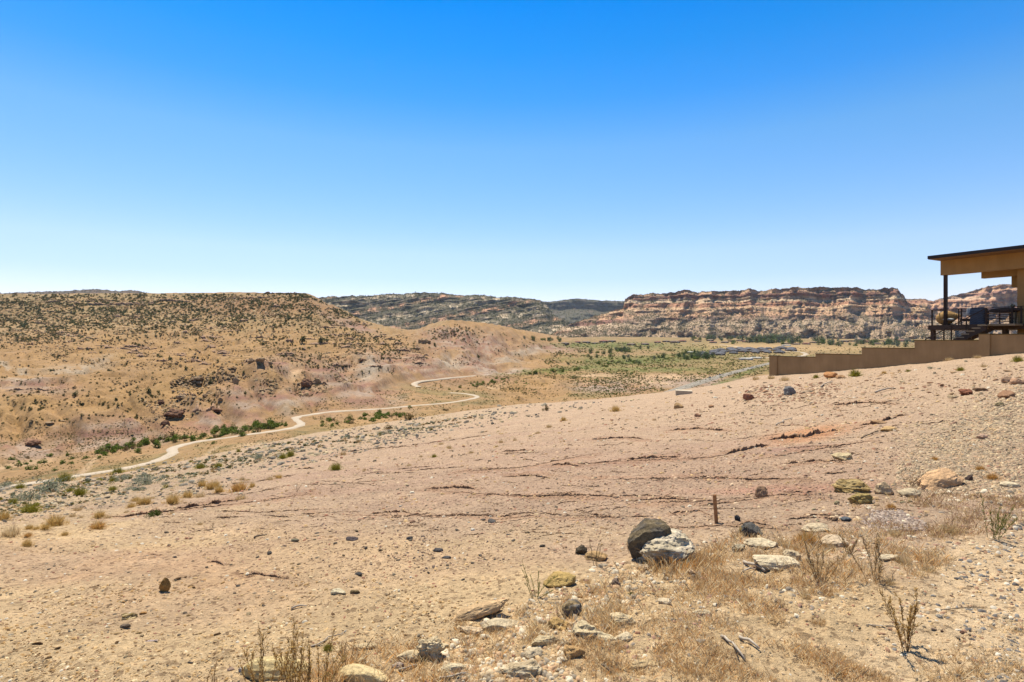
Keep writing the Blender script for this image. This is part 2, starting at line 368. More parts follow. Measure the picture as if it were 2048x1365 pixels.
# small eroded scarps that run across the clay slope
w1 = fbm(xs*0.22+5, ys*0.95+fbm(xs*.5, ys*.5, 2, 5)*.8, 3, 41)
sw = (np.abs((w1*7) % 1.0)); scar = ss(.0, .16, sw)*(1-ss(.2, 1.0, sw))
dn += 0.022*scar*ss(4.5, 7, R2[m])*(1-ss(30, 50, R2[m]))*ss(-.15, .25, fbm(xs*.3+20, ys*.3, 2, 44))
dz[m] += dn
CRACKS = [([(690, 1031), (900, 1032), (1060, 1027), (1240, 1037)], .015), ([(830, 979), (1000, 991), (1300, 992), (1460, 1001)], .02), ([(1080, 934), (1240, 923), (1420, 916), (1480, 905)], .02), ([(1250, 1006), (1400, 1004), (1560, 990), (1680, 992)], .02), ([(1150, 960), (1400, 957), (1640, 960)], .012), ([(1480, 925), (1600, 905), (1760, 880)], .02), ([(180, 1040), (330, 1024), (520, 1003), (640, 985)], .03), ([(1300, 1060), (1440, 1052), (1600, 1062)], .02), ([(900, 945), (1050, 935), (1200, 905)], .012), ([(735, 1029), (770, 1026), (800, 1024), (830, 1029)], .07), ([(870, 1031), (920, 1030), (1000, 1034), (1060, 1026)], .05), ([(1168, 1030), (1200, 1032), (1235, 1038)], .07),
 ([(1100, 931), (1130, 929), (1165, 934)], .10), ([(1240, 921), (1290, 917), (1370, 914)], .09), ([(1440, 912), (1480, 903), (1510, 895), (1545, 890)], .14), ([(1528, 882), (1560, 878), (1610, 874), (1650, 864), (1690, 860)], .15),
 ([(1715, 852), (1760, 846), (1800, 832), (1815, 830)], .15), ([(845, 978), (900, 976), (965, 979)], .08), ([(1000, 992), (1080, 994), (1140, 990), (1250, 995)], .06), ([(240, 1036), (280, 1030), (330, 1021)], .14), ([(345, 1019), (400, 1012), (480, 1000)], .12),
 ([(1250, 1003), (1330, 998), (1420, 1004)], .05), ([(410, 1126), (430, 1124), (450, 1132)], .08), ([(460, 1148), (520, 1150), (585, 1160)], .05), ([(290, 1108), (330, 1112)], .03),
 ([(1000, 955), (1060, 952), (1110, 958)], .05), ([(1340, 958), (1420, 955), (1500, 960), (1620, 958)], .05), ([(1560, 1040), (1640, 1036), (1700, 1046)], .05), ([(1640, 985), (1560, 985)], .03), ([(640, 1030), (600, 1028)], .03),
 ([(1330, 1028), (1400, 1022), (1430, 1036)], .05), ([(1470, 1052), (1500, 1046), (1545, 1052)], .06), ([(1180, 880), (1250, 876), (1310, 881)], .05), ([(1000, 905), (1060, 900)], .05), ([(1330, 862), (1400, 858), (1470, 864)], .08), ([(1550, 930), (1640, 922), (1700, 926)], .06), ([(1650, 812), (1740, 806), (1800, 810)], .1)]
scr = np.zeros_like(Zg)
for pts, h_ in CRACKS:
    pts = sorted(pts); cx = np.array([p[0] for p in pts]); cyy = np.array([p[1] for p in pts])
    mm = (PX > cx[0]-30) & (PX < cx[-1]+30) & m & (np.abs(PY-np.interp(PX, cx, cyy)) < 30)
    x_, y_ = PX[mm], PY[mm]
    tp = ss(cx[0]-15, cx[0]+20, x_)*(1-ss(cx[-1]-20, cx[-1]+15, x_))
    s_ = y_-(np.interp(x_, cx, cyy)+3.0*pn(x_*.035, y_*0, 50)+1.0*pn(x_*.12, y_*0, 51))
    dz[mm] += h_*0.3*tp*(.6+.4*pn(x_*.05, y_*0, 53))*np.where(s_ < 0, np.exp(s_/10.0), np.exp(-s_/4.5))*(-np.tanh(s_/1.6))
    scr[mm] = np.maximum(scr[mm], tp*np.exp(-(s_/3.0)**2))
mm = (R2 > 60)
xs, ys, rs = X0[mm], Y0[mm], R2[mm]; hm = hill[mm]; rim = 1-ss(1150, 1380, rs)*(PX[mm] < 660)*.75
gul = ridged(xs/46+fbm(xs/80, ys/80, 2, 4)*.7, ys/120, 3, 60)
g2 = ridged(xs/15, ys/38, 3, 64)
hh = hm*rim*(9.5*(gul-.45)*ss(230, 420, rs)+3.2*(g2-.5)*ss(-.3, .3, fbm(xs/120, ys/120, 2, 66))+3.4*fbm(xs/60, ys/60, 4, 70)+1.1*fbm(xs/12, ys/12, 3, 72))+hm*(1-rim)*2.5*fbm(xs/90, ys/40, 3, 77)
hh *= mix(1, .85, ss(780, 900, PX[mm])*(PX[mm] < 1100))
flo = (1-hm)*(.35*fbm(xs/14, ys/14, 3, 80)+.9*fbm(xs/60, ys/60, 3, 82)*ss(300, 700, rs))
hum = np.exp(-(((PX[mm]-1300)/190)**2+((PY[mm]-765)/22)**2))*4*(ridged(xs/30, ys/70, 3, 90)-.4)
dz[mm] += (hh+flo+hum)*(1-roadmask[mm])*(1-ss(3800, 6000, rs))
Z1 = Zg+dz
# rock ledges on the hill: sharpen some heights
zz = Z1[mm]; st = 7.0; ph = zz/st+.5*fbm(xs/150, ys/150, 2, 95); fr = ph-np.floor(ph)
led = (ss(.35, .62, fr)-fr)*st
lm = hm*ss(300, 420, rs)*ss(-.2, .2, fbm(xs/90, ys/60, 3, 97))*.75*(1-roadmask[mm])*rim
Z1[mm] += led*lm
GUL = [([(900, 652), (908, 695), (900, 730)], 8, 8), ([(950, 656), (962, 690), (985, 700)], 6, 8), ([(1000, 690), (1030, 712), (1050, 722)], 5, 8), ([(860, 665), (850, 690), (875, 720)], 7, 7), ([(470, 728), (515, 785), (560, 846)], 16, 13), ([(560, 732), (600, 785), (645, 826)], 15, 12), ([(385, 760), (435, 812), (470, 858)], 13, 12), ([(-40, 765), (100, 747), (200, 730), (330, 704), (430, 690)], 9, 20),
 ([(640, 700), (720, 758), (790, 795)], 13, 13), ([(745, 690), (800, 725), (835, 748)], 9, 11), ([(90, 795), (135, 850), (150, 892)], 12, 12), ([(235, 790), (285, 838), (318, 874)], 12, 12), ([(870, 690), (915, 735), (935, 752)], 9, 10), ([(935, 672), (985, 720), (1005, 742)], 8, 9),
 ([(905, 660), (880, 690), (850, 705)], 8, 10), ([(985, 668), (1035, 700), (1060, 715)], 7, 9), ([(300, 690), (360, 660), (430, 640)], 6, 12), ([(100, 700), (160, 672), (220, 655)], 6, 12), ([(600, 665), (560, 640), (520, 618)], 6, 10), ([(700, 690), (670, 665), (650, 640)], 5, 8), ([(20, 800), (40, 850), (30, 895)], 10, 11), ([(520, 740), (545, 775), (590, 815)], 9, 8), ([(820, 720), (770, 700), (730, 690)], 5, 8)]
for pl_g, ap, wp in GUL:
    pg = dens(pl_g, 14); bestd = np.full(PX.shape, 1e9, np.float32); bb = (PX > pg[:, 0].min()-70) & (PX < pg[:, 0].max()+70) & (R2 > 150) & (R2 < 1900) & (PY > pg[:, 1].min()-40) & (PY < pg[:, 1].max()+40)
    x_, y_ = PX[bb], PY[bb]; x_ = x_+5*pn(y_*.05, x_*.02, 61)
    best = np.full(len(x_), 1e9); tt_ = np.zeros(len(x_))
    for k_, q_ in enumerate(pg):
        dd_ = (x_-q_[0])**2+((y_-q_[1])*1.5)**2; b_ = dd_ < best; best[b_] = dd_[b_]; tt_[b_] = k_/(len(pg)-1)
    dd_ = np.sqrt(best); fadeg = ss(0, .2, tt_)*(1-.5*ss(.75, 1, tt_)); A_ = ap/F*R2[bb]*.9
    Z1[bb] -= A_*fadeg*(np.exp(-dd_/wp)-.45*np.exp(-((dd_-wp*2.6)/wp)**2))*(1-roadmask[bb])
VW = np.stack([X0, Y0, Z1], -1)
PY1 = np.where(Y0 > 0.01, CY-F*Z1/np.maximum(Y0, .01), PY)

def blob(cx, cy, rx, ry, ang=0, px=None, py=None, sharp=1.0):
    px = PX if px is None else px; py = PY if py is None else py
    a = math.radians(ang); dx = px-cx; dy = py-cy
    u = (dx*math.cos(a)+dy*math.sin(a))/rx; v = (-dx*math.sin(a)+dy*math.cos(a))/ry
    return np.clip(1.4*np.exp(-(u*u+v*v)**sharp)-.15, 0, 1)
# --- colours (albedo) of the ground
def full(c): return np.broadcast_to(np.array(c), Zg.shape+(3,)).copy()
clay = C(208, 177, 146); pink = C(194, 158, 134); sand = C(232, 199, 152); pale = C(232, 206, 168); gritc = C(196, 174, 148)
colr = full(clay)
def lay(mask, c):
    global colr
    colr = colr*(1-mask[..., None])+np.asarray(c)*mask[..., None]
nz = fbm(X0*.5, Y0*.5, 4, 100); nz2 = fbm(X0*.13, Y0*.4, 3, 101); nz3 = fbm(X0*2.2, Y0*2.2, 3, 103)
lay(ss(1000, 1120, PY1+nz*90-.06*(PX-600))*.85, sand)
lay(ss(-.1, .35, nz2)*.5*ss(800, 900, PY1), pink)
lay(blob(1250, 950, 620, 80)*.4, pink)
lay(blob(620, 1090, 300, 45, 5)*.25, C(205, 165, 135))
lay(blob(280, 1150, 260, 60, 5)*.4*ss(-.2, .3, nz), C(225, 172, 125))
lay(blob(1620, 868, 90, 14, -8)*.8, C(222, 160, 112)); lay(blob(1590, 900, 80, 8, -6)*.6, C(178, 135, 120))
lay(blob(1600, 975, 220, 9, -2)*.6, C(206, 150, 125))
lay(inpoly(PX, PY1, [(-300, 1030), (250, 1000), (560, 925), (900, 860), (1050, 812), (1300, 782), (900, 790), (-300, 930)])*.55*ss(-.4, .3, nz), C(205, 180, 145))
lay(blob(330, 975, 260, 25, -18)*.4, C(190, 165, 135)); lay(ss(.1, .4, nz3)*.3*(R2 < 70)*(PX < 900)*ss(15, 25, R2), C(170, 150, 125))
lay(blob(1960, 880, 160, 75, -22)*.5, C(206, 182, 148)); lay(blob(1980, 1280, 130, 120)*.35, C(205, 185, 160))
lay(ss(1560, 1700, PX-.9*(1365-PY1)+nz*120)*ss(1010, 1120, PY1)*.8, C(240, 208, 166))
lay(scr*.45, C(185, 138, 105))  # shade inside the cracks put into the colour: browner along each scarp line
farm = ss(62, 90, R2)
tanh_ = C(190, 150, 102); 
base = full(tanh_)
colr = colr*(1-farm[..., None])+base*farm[..., None]
f1 = fbm(X0/45, Y0/45, 4, 110); f2 = fbm(X0/140, Y0/90, 3, 112); f3 = fbm(X0/9, Y0/9, 3, 114)
isf = farm
lay(isf*ss(-.2, .35, f1)*.45, C(184, 146, 92)); lay(isf*ss(0, .4, f2)*.5, C(200, 160, 108)); lay(isf*ss(.05, .4, f3)*.35, C(158, 126, 84))
vf = isf*(1-ss(.3, .8, hill))
lay(vf*.8, C(188, 150, 104)); lay(vf*ss(-.1, .3, f1)*.7, C(160, 138, 88)); lay(vf*ss(.1, .35, f3)*.7, C(132, 120, 76))
lay(isf*ss(1100, 1250, PX)*ss(700, 760, R2)*.5*ss(-.3, .2, f2), C(164, 146, 90))
# upper slopes greyer and darker where scrub stands thick
lay(isf*(PX < 900)*(1-ss(610, 690, PY1))*ss(-.5, .15, f1)*.7, C(156, 134, 90)); lay(isf*(PX < 900)*(1-ss(640, 700, PY1))*ss(.05, .3, f3)*.5, C(212, 186, 140))
lay(isf*blob(540, 612, 220, 22)*.5, C(170, 120, 82))
# badland faces: pink, mauve and grey clay, banded by height
band = np.sin(Z1*1.15+2*f1)*.5+.5
bads = np.zeros_like(Zg)
for a in [(230, 872, 150, 32, -8), (60, 905, 80, 20, 0), (420, 838, 70, 24, 15), (490, 815, 60, 28, 45), (545, 800, 60, 26, 30), (700, 770, 110, 40, 22), (820, 735, 110, 26, 10), (620, 800, 60, 20, 30),
          (960, 735, 60, 22, 20), (940, 690, 100, 30, 5), (900, 668, 60, 12, 0), (1105, 697, 60, 9, 0), (995, 745, 60, 9, 0), (700, 650, 60, 9, 20), (60, 780, 90, 14, 0), (570, 735, 60, 15, 0), (650, 765, 60, 20, 40), (1380, 765, 150, 12, 0), (1230, 775, 100, 12, 0)]:
    bads = np.maximum(bads, blob(*a))
bads *= isf*ss(-.55, -.05, f1+.3*f3)
lay(bads*.75, C(184, 146, 120)); lay(bads*ss(.55, .9, band)*.6, C(160, 112, 98)); lay(bads*ss(.55, .95, 1-band)*.55, C(196, 176, 156))
for a in [(150, 735, 70, 7, -6), (185, 728, 45, 6, -20), (30, 740, 50, 5, 15), (20, 768, 60, 5, 0), (110, 757, 60, 4, -15), (740, 738, 30, 18, 20), (755, 745, 40, 9, -10), (1000, 722, 60, 5, 5), (1060, 703, 50, 6, 0), (900, 730, 30, 10, 0), (1000, 744, 50, 8, 0), (900, 722, 20, 14, 0), (575, 818, 24, 14, 0)]:
    lay(blob(*a)*isf*.6*ss(-.5, .1, f3), C(204, 188, 166))
# soil scars and paths
for a in [(165, 945, 40, 6, -45), (420, 905, 30, 3, -35), (500, 890, 40, 4, -10), (330, 880, 90, 3, -8), (30, 935, 80, 5, -10), (590, 745, 12, 14, 80), (1500, 775, 0.1, .1, 0), (1350, 755, 90, 5, 0), (1300, 765, 60, 4, 4), (1190, 752, 50, 3, 0), (980, 775, 30, 3, 0)]:
    lay(blob(*a)*isf*.7, C(228, 192, 150))
# green valley-bottom meadows
for a in [(1350, 716, 130, 9, -3), (1250, 723, 140, 7, 2), (1130, 740, 130, 6, -6), (1400, 700, 60, 8, 0), (1180, 690, 70, 5, 0), (1250, 692, 140, 8, 0), (1470, 755, 90, 5, -22), (1300, 740, 150, 6, 0)]:
    lay(blob(*a)*isf*ss(-.5, .15, f3)*.9, C(124, 128, 60))
for a in [(1600, 698, 220, 5, 0), (1500, 692, 130, 4, 0)]:
    lay(blob(*a)*isf*.6, C(214, 176, 122))
colr = colr*(1+(((.15+.15*ss(1000, 1150, PY1))[..., None])*np.array([1.0, .97, .90]))*(1-farm[..., None])); colr = np.clip(colr, .01, .9)
Vv = VW.reshape(-1, 3); cc = colr.reshape(-1, 3)
ii, jj = np.meshgrid(np.arange(NR-1), np.arange(NC), indexing='ij'); j2 = (jj+1) % NC
Fq = np.stack([ii*NC+jj, ii*NC+j2, (ii+1)*NC+j2, (ii+1)*NC+jj], -1).reshape(-1, 4)[:, ::-1]
mi = (RR[ii.ravel()] > 66).astype(np.int32)
g = mk('ground', Vv, Fq, [M_near, M_far], col=cc, smooth=True, matidx=mi)
tag(g, 'desert ground: clay slope, valley floor and scrubby hills', None, None, 'structure')
g['label'] = 'bare clay slope, dry valley floor and scrubby tan hills'

jcol = np.arange(NC)
def hit(px, py): return first_hit(px, py, Z1)
def hits(px, py):
    """vectorised hit for arrays; returns (n,3)"""
    u = (np.asarray(px)-CX)/F; j = np.clip(np.round(np.interp(u, view_u, np.arange(len(view_u)))).astype(int), 0, len(view_u)-1)
    i0 = np.searchsorted(RR, 1.2); out = np.zeros((len(j), 3)); py = np.asarray(py)
    P = PY1[i0:, :len(view_u)]; env = np.minimum.accumulate(P, 0)
    for jx in np.unique(j):
        s = np.nonzero(j == jx)[0]; e = env[:, jx]
        idx = np.searchsorted(-e, -py[s])                       # first row whose envelope is <= py
        idx = np.clip(idx, 1, len(e)-1); a = e[idx-1]; b = e[idx]; t = np.clip((a-py[s])/np.maximum(a-b, 1e-6), 0, 1)
        rr = mix(RR[i0+idx-1], RR[i0+idx], t); z = mix(Z1[i0+idx-1, jx], Z1[i0+idx, jx], t); th = np.arctan(u[s])
        out[s] = np.stack([rr*np.sin(th), rr*np.cos(th), z], -1)
    return out
def zat(x, y):
    th = np.arctan2(x, y); r_ = np.hypot(x, y)
    jf = np.interp(np.tan(np.clip(th, TH0, TH1)), view_u, np.arange(len(view_u))); i = np.interp(np.log(r_), lr, np.arange(NR))
    i0 = np.clip(np.floor(i).astype(int), 0, NR-2); j0 = np.clip(np.floor(jf).astype(int), 0, len(view_u)-2); a = i-i0; b = jf-j0
    return (Z1[i0, j0]*(1-a)+Z1[i0+1, j0]*a)*(1-b)+(Z1[i0, j0+1]*(1-a)+Z1[i0+1, j0+1]*a)*b

# ------------------------------------------------------------------ eroded ledges: small undercut lips of clay that face downslope
def ledges(far=False):
    Vs, Fs, Cs = [], [], []; off = 0; L = []
    for pts, h_ in (HILL_LEDGES if far else CRACKS): L.append((sorted(pts), 40*h_+2.0, int(pts[0][0])))
    r_ = np.random.default_rng(77)
    for _ in range(0 if far else 150):
        x = r_.uniform(300, 2000); y = r_.uniform(np.interp(x, [300, 700, 1100, 1540, 2048], [1010, 890, 830, 800, 790]), 1075-.08*max(x-1300, 0)); wd = 14+150*r_.random()**2.2; sl_ = r_.uniform(-.16, .1)-.05*(x > 1400)
        L.append(([(x, y), (x+wd*.5, y+wd*.5*sl_+r_.uniform(-2, 2)), (x+wd, y+wd*sl_)], r_.uniform(1.2, 2.9), int(x*3)))
    for _ in range(150 if far else 0):
        x = r_.uniform(0, 860); y = r_.uniform(np.interp(x, [0, 620, 700, 860], [596, 594, 640, 690]), np.interp(x, [0, 500, 860], [700, 740, 740])); wd = r_.uniform(8, 44); L.append(([(x, y), (x+wd*.5, y+r_.uniform(-1.5, 1.5)), (x+wd, y+r_.uniform(-2, 2))], r_.uniform(1.6, 4.2), int(x*5)))
    for pts, hp, sd in L:
        cx = np.array([p[0] for p in pts], float); cyy = np.array([p[1] for p in pts], float); n = max(int((cx[-1]-cx[0])/1.6), 6)
        xs = np.linspace(cx[0], cx[-1], n); ys = np.interp(xs, cx, cyy)+2.6*fbm(xs*.05, xs*0+sd, 3, 5)*min(1, (cx[-1]-cx[0])/60)+.7*pn(xs*.3, xs*0+sd, 6)
        t = np.linspace(0, 1, n); tp = ss(0, .25, t)*(1-ss(.75, 1, t))*np.clip(.55+1.1*fbm(xs*.07, xs*0+sd*.37, 3, 8)+.5*pn(xs*.35, xs*0, sd), .05, 1.6)
        B = hits(xs, ys); d = B[:, 1]; h = hp/F*d*tp; away = B[:, :2]/np.linalg.norm(B[:, :2], axis=1)[:, None]
        rows = []
        for back, up in ((0.0, -.03), (.25, .15), (-.1, .95), (.2, 1.05), (1.5, .9), (5.5, -.02)):
            p = B[:, :2]+away*(h*back)[:, None]; z = zat(p[:, 0], p[:, 1])+(h*up)*(1+.0*t)-(.004 if up < 0 else 0)
            rows.append(np.column_stack([p, z]))
        V = np.stack(rows, 1); k = 6; c0 = np.interp(B[:, 1], [0, 60], [1, 1])[:, None]*np.array(C(212, 172, 138))
        i_, j_ = np.meshgrid(np.arange(n-1), np.arange(k-1), indexing='ij'); Q = np.stack([i_*k+j_, (i_+1)*k+j_, (i_+1)*k+j_+1, i_*k+j_+1], -1).reshape(-1, 4)
        Vs.append(V.reshape(-1, 3)); Fs.append(Q+off); off += n*k; Cs.append(np.repeat(c0, k, 0))
    if far:
        o = mk('rock_ledges', np.concatenate(Vs), np.concatenate(Fs), M_far, col=np.concatenate(Cs)*.85, smooth=False); tag(o, 'brown rock ledges stepping across the left hills', None, None, 'structure'); return
    o = mk('eroded_ledges', np.concatenate(Vs), np.concatenate(Fs), M_near, col=np.concatenate(Cs), smooth=False)
    tag(o, 'thin eroded clay ledges crossing the bare slope', None, None, 'structure')
HILL_LEDGES = [([(148, 609), (200, 611), (260, 611), (322, 609)], .10), ([(285, 604), (345, 603), (400, 606)], .06), ([(80, 606), (130, 604), (160, 607)], .05), ([(430, 600), (480, 598), (560, 596)], .04), ([(600, 690), (680, 688), (740, 692)], .03), ([(640, 672), (700, 670), (740, 676)], .03), ([(480, 725), (520, 723), (545, 727)], .12), ([(600, 772), (640, 768), (660, 772)], .12), ([(340, 800), (380, 790), (400, 795)], .12), ([(0, 783), (60, 779), (120, 782)], .03), ([(380, 826), (430, 820), (450, 832)], .15), ([(150, 700), (220, 696), (280, 702)], .04), ([(500, 588), (560, 588.5), (618, 589)], .05), ([(780, 700), (840, 706), (860, 712)], .04)]
ledges()
ledges(True)

# ------------------------------------------------------------------ roads
def strip(name, tr_, hw, mat, lift=.25, ncross=1, wob=0.0):
    d = np.gradient(tr_, axis=0); nrm = np.stack([-d[:, 1], d[:, 0]], -1); nrm /= np.linalg.norm(nrm, axis=1)[:, None]
    wv = hw*(1+wob*pn(np.arange(len(tr_))*.35, np.zeros(len(tr_)), 7))[:, None]
    offs = [-1.35, -1, 1, 1.35]; rows = []
    zc = zat(tr_[:, 0], tr_[:, 1]); zc = np.maximum(zc, np.maximum(zat(*(tr_+nrm*wv).T), zat(*(tr_-nrm*wv).T)))
    zc = np.convolve(np.pad(zc, 3, 'edge'), np.ones(7)/7, 'valid')+lift
    for o_ in offs:
        p = tr_+nrm*wv*o_; z = zc if abs(o_) == 1 else zc-lift-.8
        rows.append(np.column_stack([p, z]))
    V = np.stack(rows, 1).reshape(-1, 3); n = len(tr_); k = 4
    Q = [(i*k+j, i*k+j+1, (i+1)*k+j+1, (i+1)*k+j) for i in range(n-1) for j in range(k-1)]
    return mk(name, V, np.array(Q), mat), zc
M_dirt = flat('packed_dirt', C(214, 194, 168), nscale=.6, nam=.08, bump=0)
M_asph = flat('asphalt', C(158, 146, 128), nscale=.4, nam=.08, bump=0)
M_line = flat('road_paint', C(225, 215, 190), nscale=1, nam=.1, bump=0)
for k in (0, 1, 3, 4):
    o, _ = strip('dirt_road', TRK[k][0], TRK[k][1], M_dirt, .12, wob=.45)
    tag(o, ['pale winding dirt road along the wash', 'pale dirt road climbing behind the badland spur', '', 'pale road curving round the grey houses', 'short pale lane before the grove'][k], None, None, 'structure')
ro, zr = strip('road', TRK[2][0], TRK[2][1], M_asph, .3)
tag(ro, 'grey two lane asphalt road running to the village', None, None, 'structure')
tr_ = TRK[2][0]; d_ = np.gradient(tr_, axis=0); nr_ = np.stack([-d_[:, 1], d_[:, 0]], -1); nr_ /= np.linalg.norm(nr_, axis=1)[:, None]
for off, wd, nm in ((0, .16, 'centre_line'), (-4.4, .1, 'edge_line'), (4.4, .1, 'edge_line')):
    V = np.stack([np.column_stack([tr_+nr_*(off-wd), zr+.02]), np.column_stack([tr_+nr_*(off+wd), zr+.02])], 1).reshape(-1, 3)
    Q = np.array([(2*i, 2*i+1, 2*i+3, 2*i+2) for i in range(len(tr_)-1)]); o = mk(nm, V, Q, M_line, ro)

# ------------------------------------------------------------------ far mesas
def mesa(name, label, top, bot, d_top, d_bot, prof, strata, seed, n_s=500, n_t=110, tilt=0.0, butt=60, back=1500, cols=None, talus=.45, veg=.5, tcol=None, vmix=.55):
    """cliff sheet: top/bot polylines in px,py ; prof (t, setback 0..1) ; strata list of ledge heights"""
    xs = np.linspace(top[0][0], top[-1][0], n_s); tx, ty = zip(*top); bx, by = zip(*bot)
    dt = np.interp(xs, *zip(*d_top)) if isinstance(d_top, list) else np.full(n_s, float(d_top))
    db = np.interp(xs, *zip(*d_bot)) if isinstance(d_bot, list) else np.full(n_s, float(d_bot))
    zt = -(np.interp(xs, tx, ty)-CY)/F*dt; zb = -(np.interp(xs, bx, by)-CY)/F*db-12
    zt = zt+6*pn(xs*.11, xs*0, seed+1)+3*pn(xs*.5, xs*0, seed+2)
    T = np.linspace(0, 1, n_t); Tg, Xg = np.meshgrid(T, xs, indexing='ij')
    z = zb[None]+(zt-zb)[None]*Tg
    S = Xg*4.0/1.14                                          # metres along the front, roughly
    hz = z+tilt*(Xg-xs[0])+18*fbm(S/500, S*0, 3, seed+5)
    P = np.interp(Tg+.05*fbm(S/260, Tg*3, 3, seed+9), *zip(*prof))
    depth = db[None]+(dt-db)[None]*P
    # buttresses and alcoves; strongest in the upper cliffs
    al = ridged(S/330+.3*fbm(S/300, z/200, 2, seed+3), z/900, 3, seed+11)
    depth = depth-butt*(al-.5)*(.5+1.3*Tg)
    dome = fbm(S/130, z/80, 4, seed+15)+.5*np.abs(fbm(S/240, z/300, 2, seed+16)); depth = depth-butt*1.0*dome*ss(talus+.2, talus-.15, Tg)
    lowa = mix(1.0, .25, ss(talus+.15, talus-.1, Tg+.12*fbm(S/400, z/300, 2, seed+8)))
    gl = ridged(S/95, z/260, 3, seed+13); depth = depth-butt*.3*(gl-.5)
    # ledges: stepped setback with height
    for lh, amp in strata:
        q = hz/lh+.4*fbm(S/220, z/90, 3, seed+int(lh)); fr = q-np.floor(q)
        depth = depth+(ss(.55, .95, fr)-fr)*amp*lowa*ss(-.35, .25, fbm(S/160, z/40, 3, seed+21+int(lh)))*1.3
    depth = depth+5*fbm(S/28, z/16, 3, seed+31)
    Xw = (Xg-CX)/F*depth
    # rock colours by stratum
    cs = cols or [C(206, 166, 128), C(178, 128, 98), C(222, 186, 148), C(160, 112, 92), C(212, 160, 118)]
    q = hz/34+.5*fbm(S/300, z/120, 3, seed+41); k = np.floor(q).astype(int) % len(cs); k2 = (k+1) % len(cs); fr = (q-np.floor(q)); fr = ss(.7, 1, fr)
    arr = np.array(cs); col = arr[k]*(1-fr[..., None])+arr[k2]*fr[..., None]
    tl = ss(talus+.12, talus-.12, Tg+.2*fbm(S/220, z/120, 3, seed+51))
    col = col*(1-.8*tl[..., None])+(C(196, 170, 140) if tcol is None else tcol)*.8*tl[..., None]
    vg = ss(.0, .3, fbm(S/70, z/40, 4, seed+61)+veg-.5)
    col = col*(1-vmix*vg[..., None])+C(106, 100, 74)*vmix*vg[..., None]
    topg = ss(.95, 1, Tg); col = col*(1-.7*topg[..., None])+C(86, 84, 62)*.7*topg[..., None]
    # plateau behind the rim
    nb = 6; rows = [np.stack([Xw, depth, z], -1)]; rc = [col]
    for b_ in range(1, nb+1):
        dd = depth[-1]+back*(b_/nb)**1.5; rows.append(np.stack([(xs-CX)/F*dd, dd, zt+4-8*(b_/nb)], -1)[None]); rc.append(np.broadcast_to(C(98, 96, 70), (1, n_s, 3)))
    V = np.concatenate(rows, 0); Cc = np.concatenate(rc, 0); nr, ns = V.shape[:2]
    i_, j_ = np.meshgrid(np.arange(nr-1), np.arange(ns-1), indexing='ij')
    Q = np.stack([i_*ns+j_, i_*ns+j_+1, (i_+1)*ns+j_+1, (i_+1)*ns+j_], -1).reshape(-1, 4)
    o = mk(name, V.reshape(-1, 3), Q, M_cliff, col=np.clip(Cc.reshape(-1, 3), .01, .8), smooth=False)
    tag(o, label, None, None, 'structure'); return o, V[:n_t], Tg
MES = []
MES.append(mesa('mesa', 'long dark mesa with tilted cream rock bands beyond the tan hills', [(560, 600), (640, 597), (700, 594), (735, 594), (790, 589), (870, 588), (950, 593), (1040, 599), (1080, 601), (1090, 606), (1097, 614), (1105, 630), (1180, 668)],
    [(560, 690), (900, 680), (1100, 672), (1180, 672)], 4300, 3300, [(-.2, 0), (.25, .35), (.55, .62), (.8, .78), (.9, .82), (1.1, 1)], [(42, 34), (17, 12)], 200, n_s=520, tilt=-.75, butt=90,
    cols=[C(216, 190, 156), C(130, 116, 94), C(230, 176, 138), C(140, 122, 100), C(236, 212, 178)], talus=.05, veg=.72, vmix=.85))
MES.append(mesa('mesa', 'furthest bluish mesa with thin cliff band in the canyon gap', [(1060, 606), (1100, 604), (1130, 600), (1150, 599), (1190, 601), (1200, 603), (1260, 604), (1300, 606)],
    [(1060, 660), (1300, 660)], 7500, 6200, [(-.2, 0), (.62, .8), (.68, .86), (.93, .9), (1.1, 1)], [(60, 26)], 260, n_s=220, n_t=70, butt=110, cols=[C(140, 116, 100), C(110, 96, 86)], talus=.6, veg=.85, vmix=.85, tcol=C(112, 106, 86)))
MES.append(mesa('mesa', 'broad red and cream sandstone mesa above the village', [(1090, 668), (1120, 656), (1180, 636), (1225, 622), (1246, 618), (1250, 600), (1266, 592), (1300, 589), (1345, 586), (1370, 583), (1400, 585), (1480, 582), (1560, 579), (1650, 576), (1700, 577), (1740, 580), (1770, 577), (1795, 579), (1801, 588), (1809, 594), (1814, 606), (1850, 616), (1910, 640)],
    [(1090, 672), (1250, 674), (1400, 675), (1500, 680), (1700, 684), (1910, 686)], 3900, 3050, [(-.2, 0), (.2, .3), (.45, .58), (.60, .68), (.70, .76), (.76, .84), (.9, .875), (.93, .93), (1.1, 1)], [(52, 48), (21, 15)], 300, n_s=640, n_t=130, tilt=-.05, butt=135, veg=.5, vmix=.6,
    cols=[C(236, 194, 152), C(204, 150, 116), C(238, 204, 166), C(164, 116, 94), C(228, 180, 140)]))
MES.append(mesa('mesa', 'pale cliff mesa seen behind the patio posts', [(1780, 600), (1810, 597), (1850, 599), (1866, 603), (1890, 594), (1930, 586), (1965, 576), (2000, 572), (2048, 570), (2150, 568), (2260, 570)],
    [(1780, 690), (2260, 690)], 4700, 4000, [(-.2, 0), (.4, .5), (.5, .62), (.85, .78), (.92, .9), (1.1, 1)], [(70, 40), (25, 14)], 360, n_s=420, n_t=100, butt=120, veg=.3,
    cols=[C(226, 178, 138), C(196, 144, 112), C(232, 192, 156), C(176, 130, 108)]))
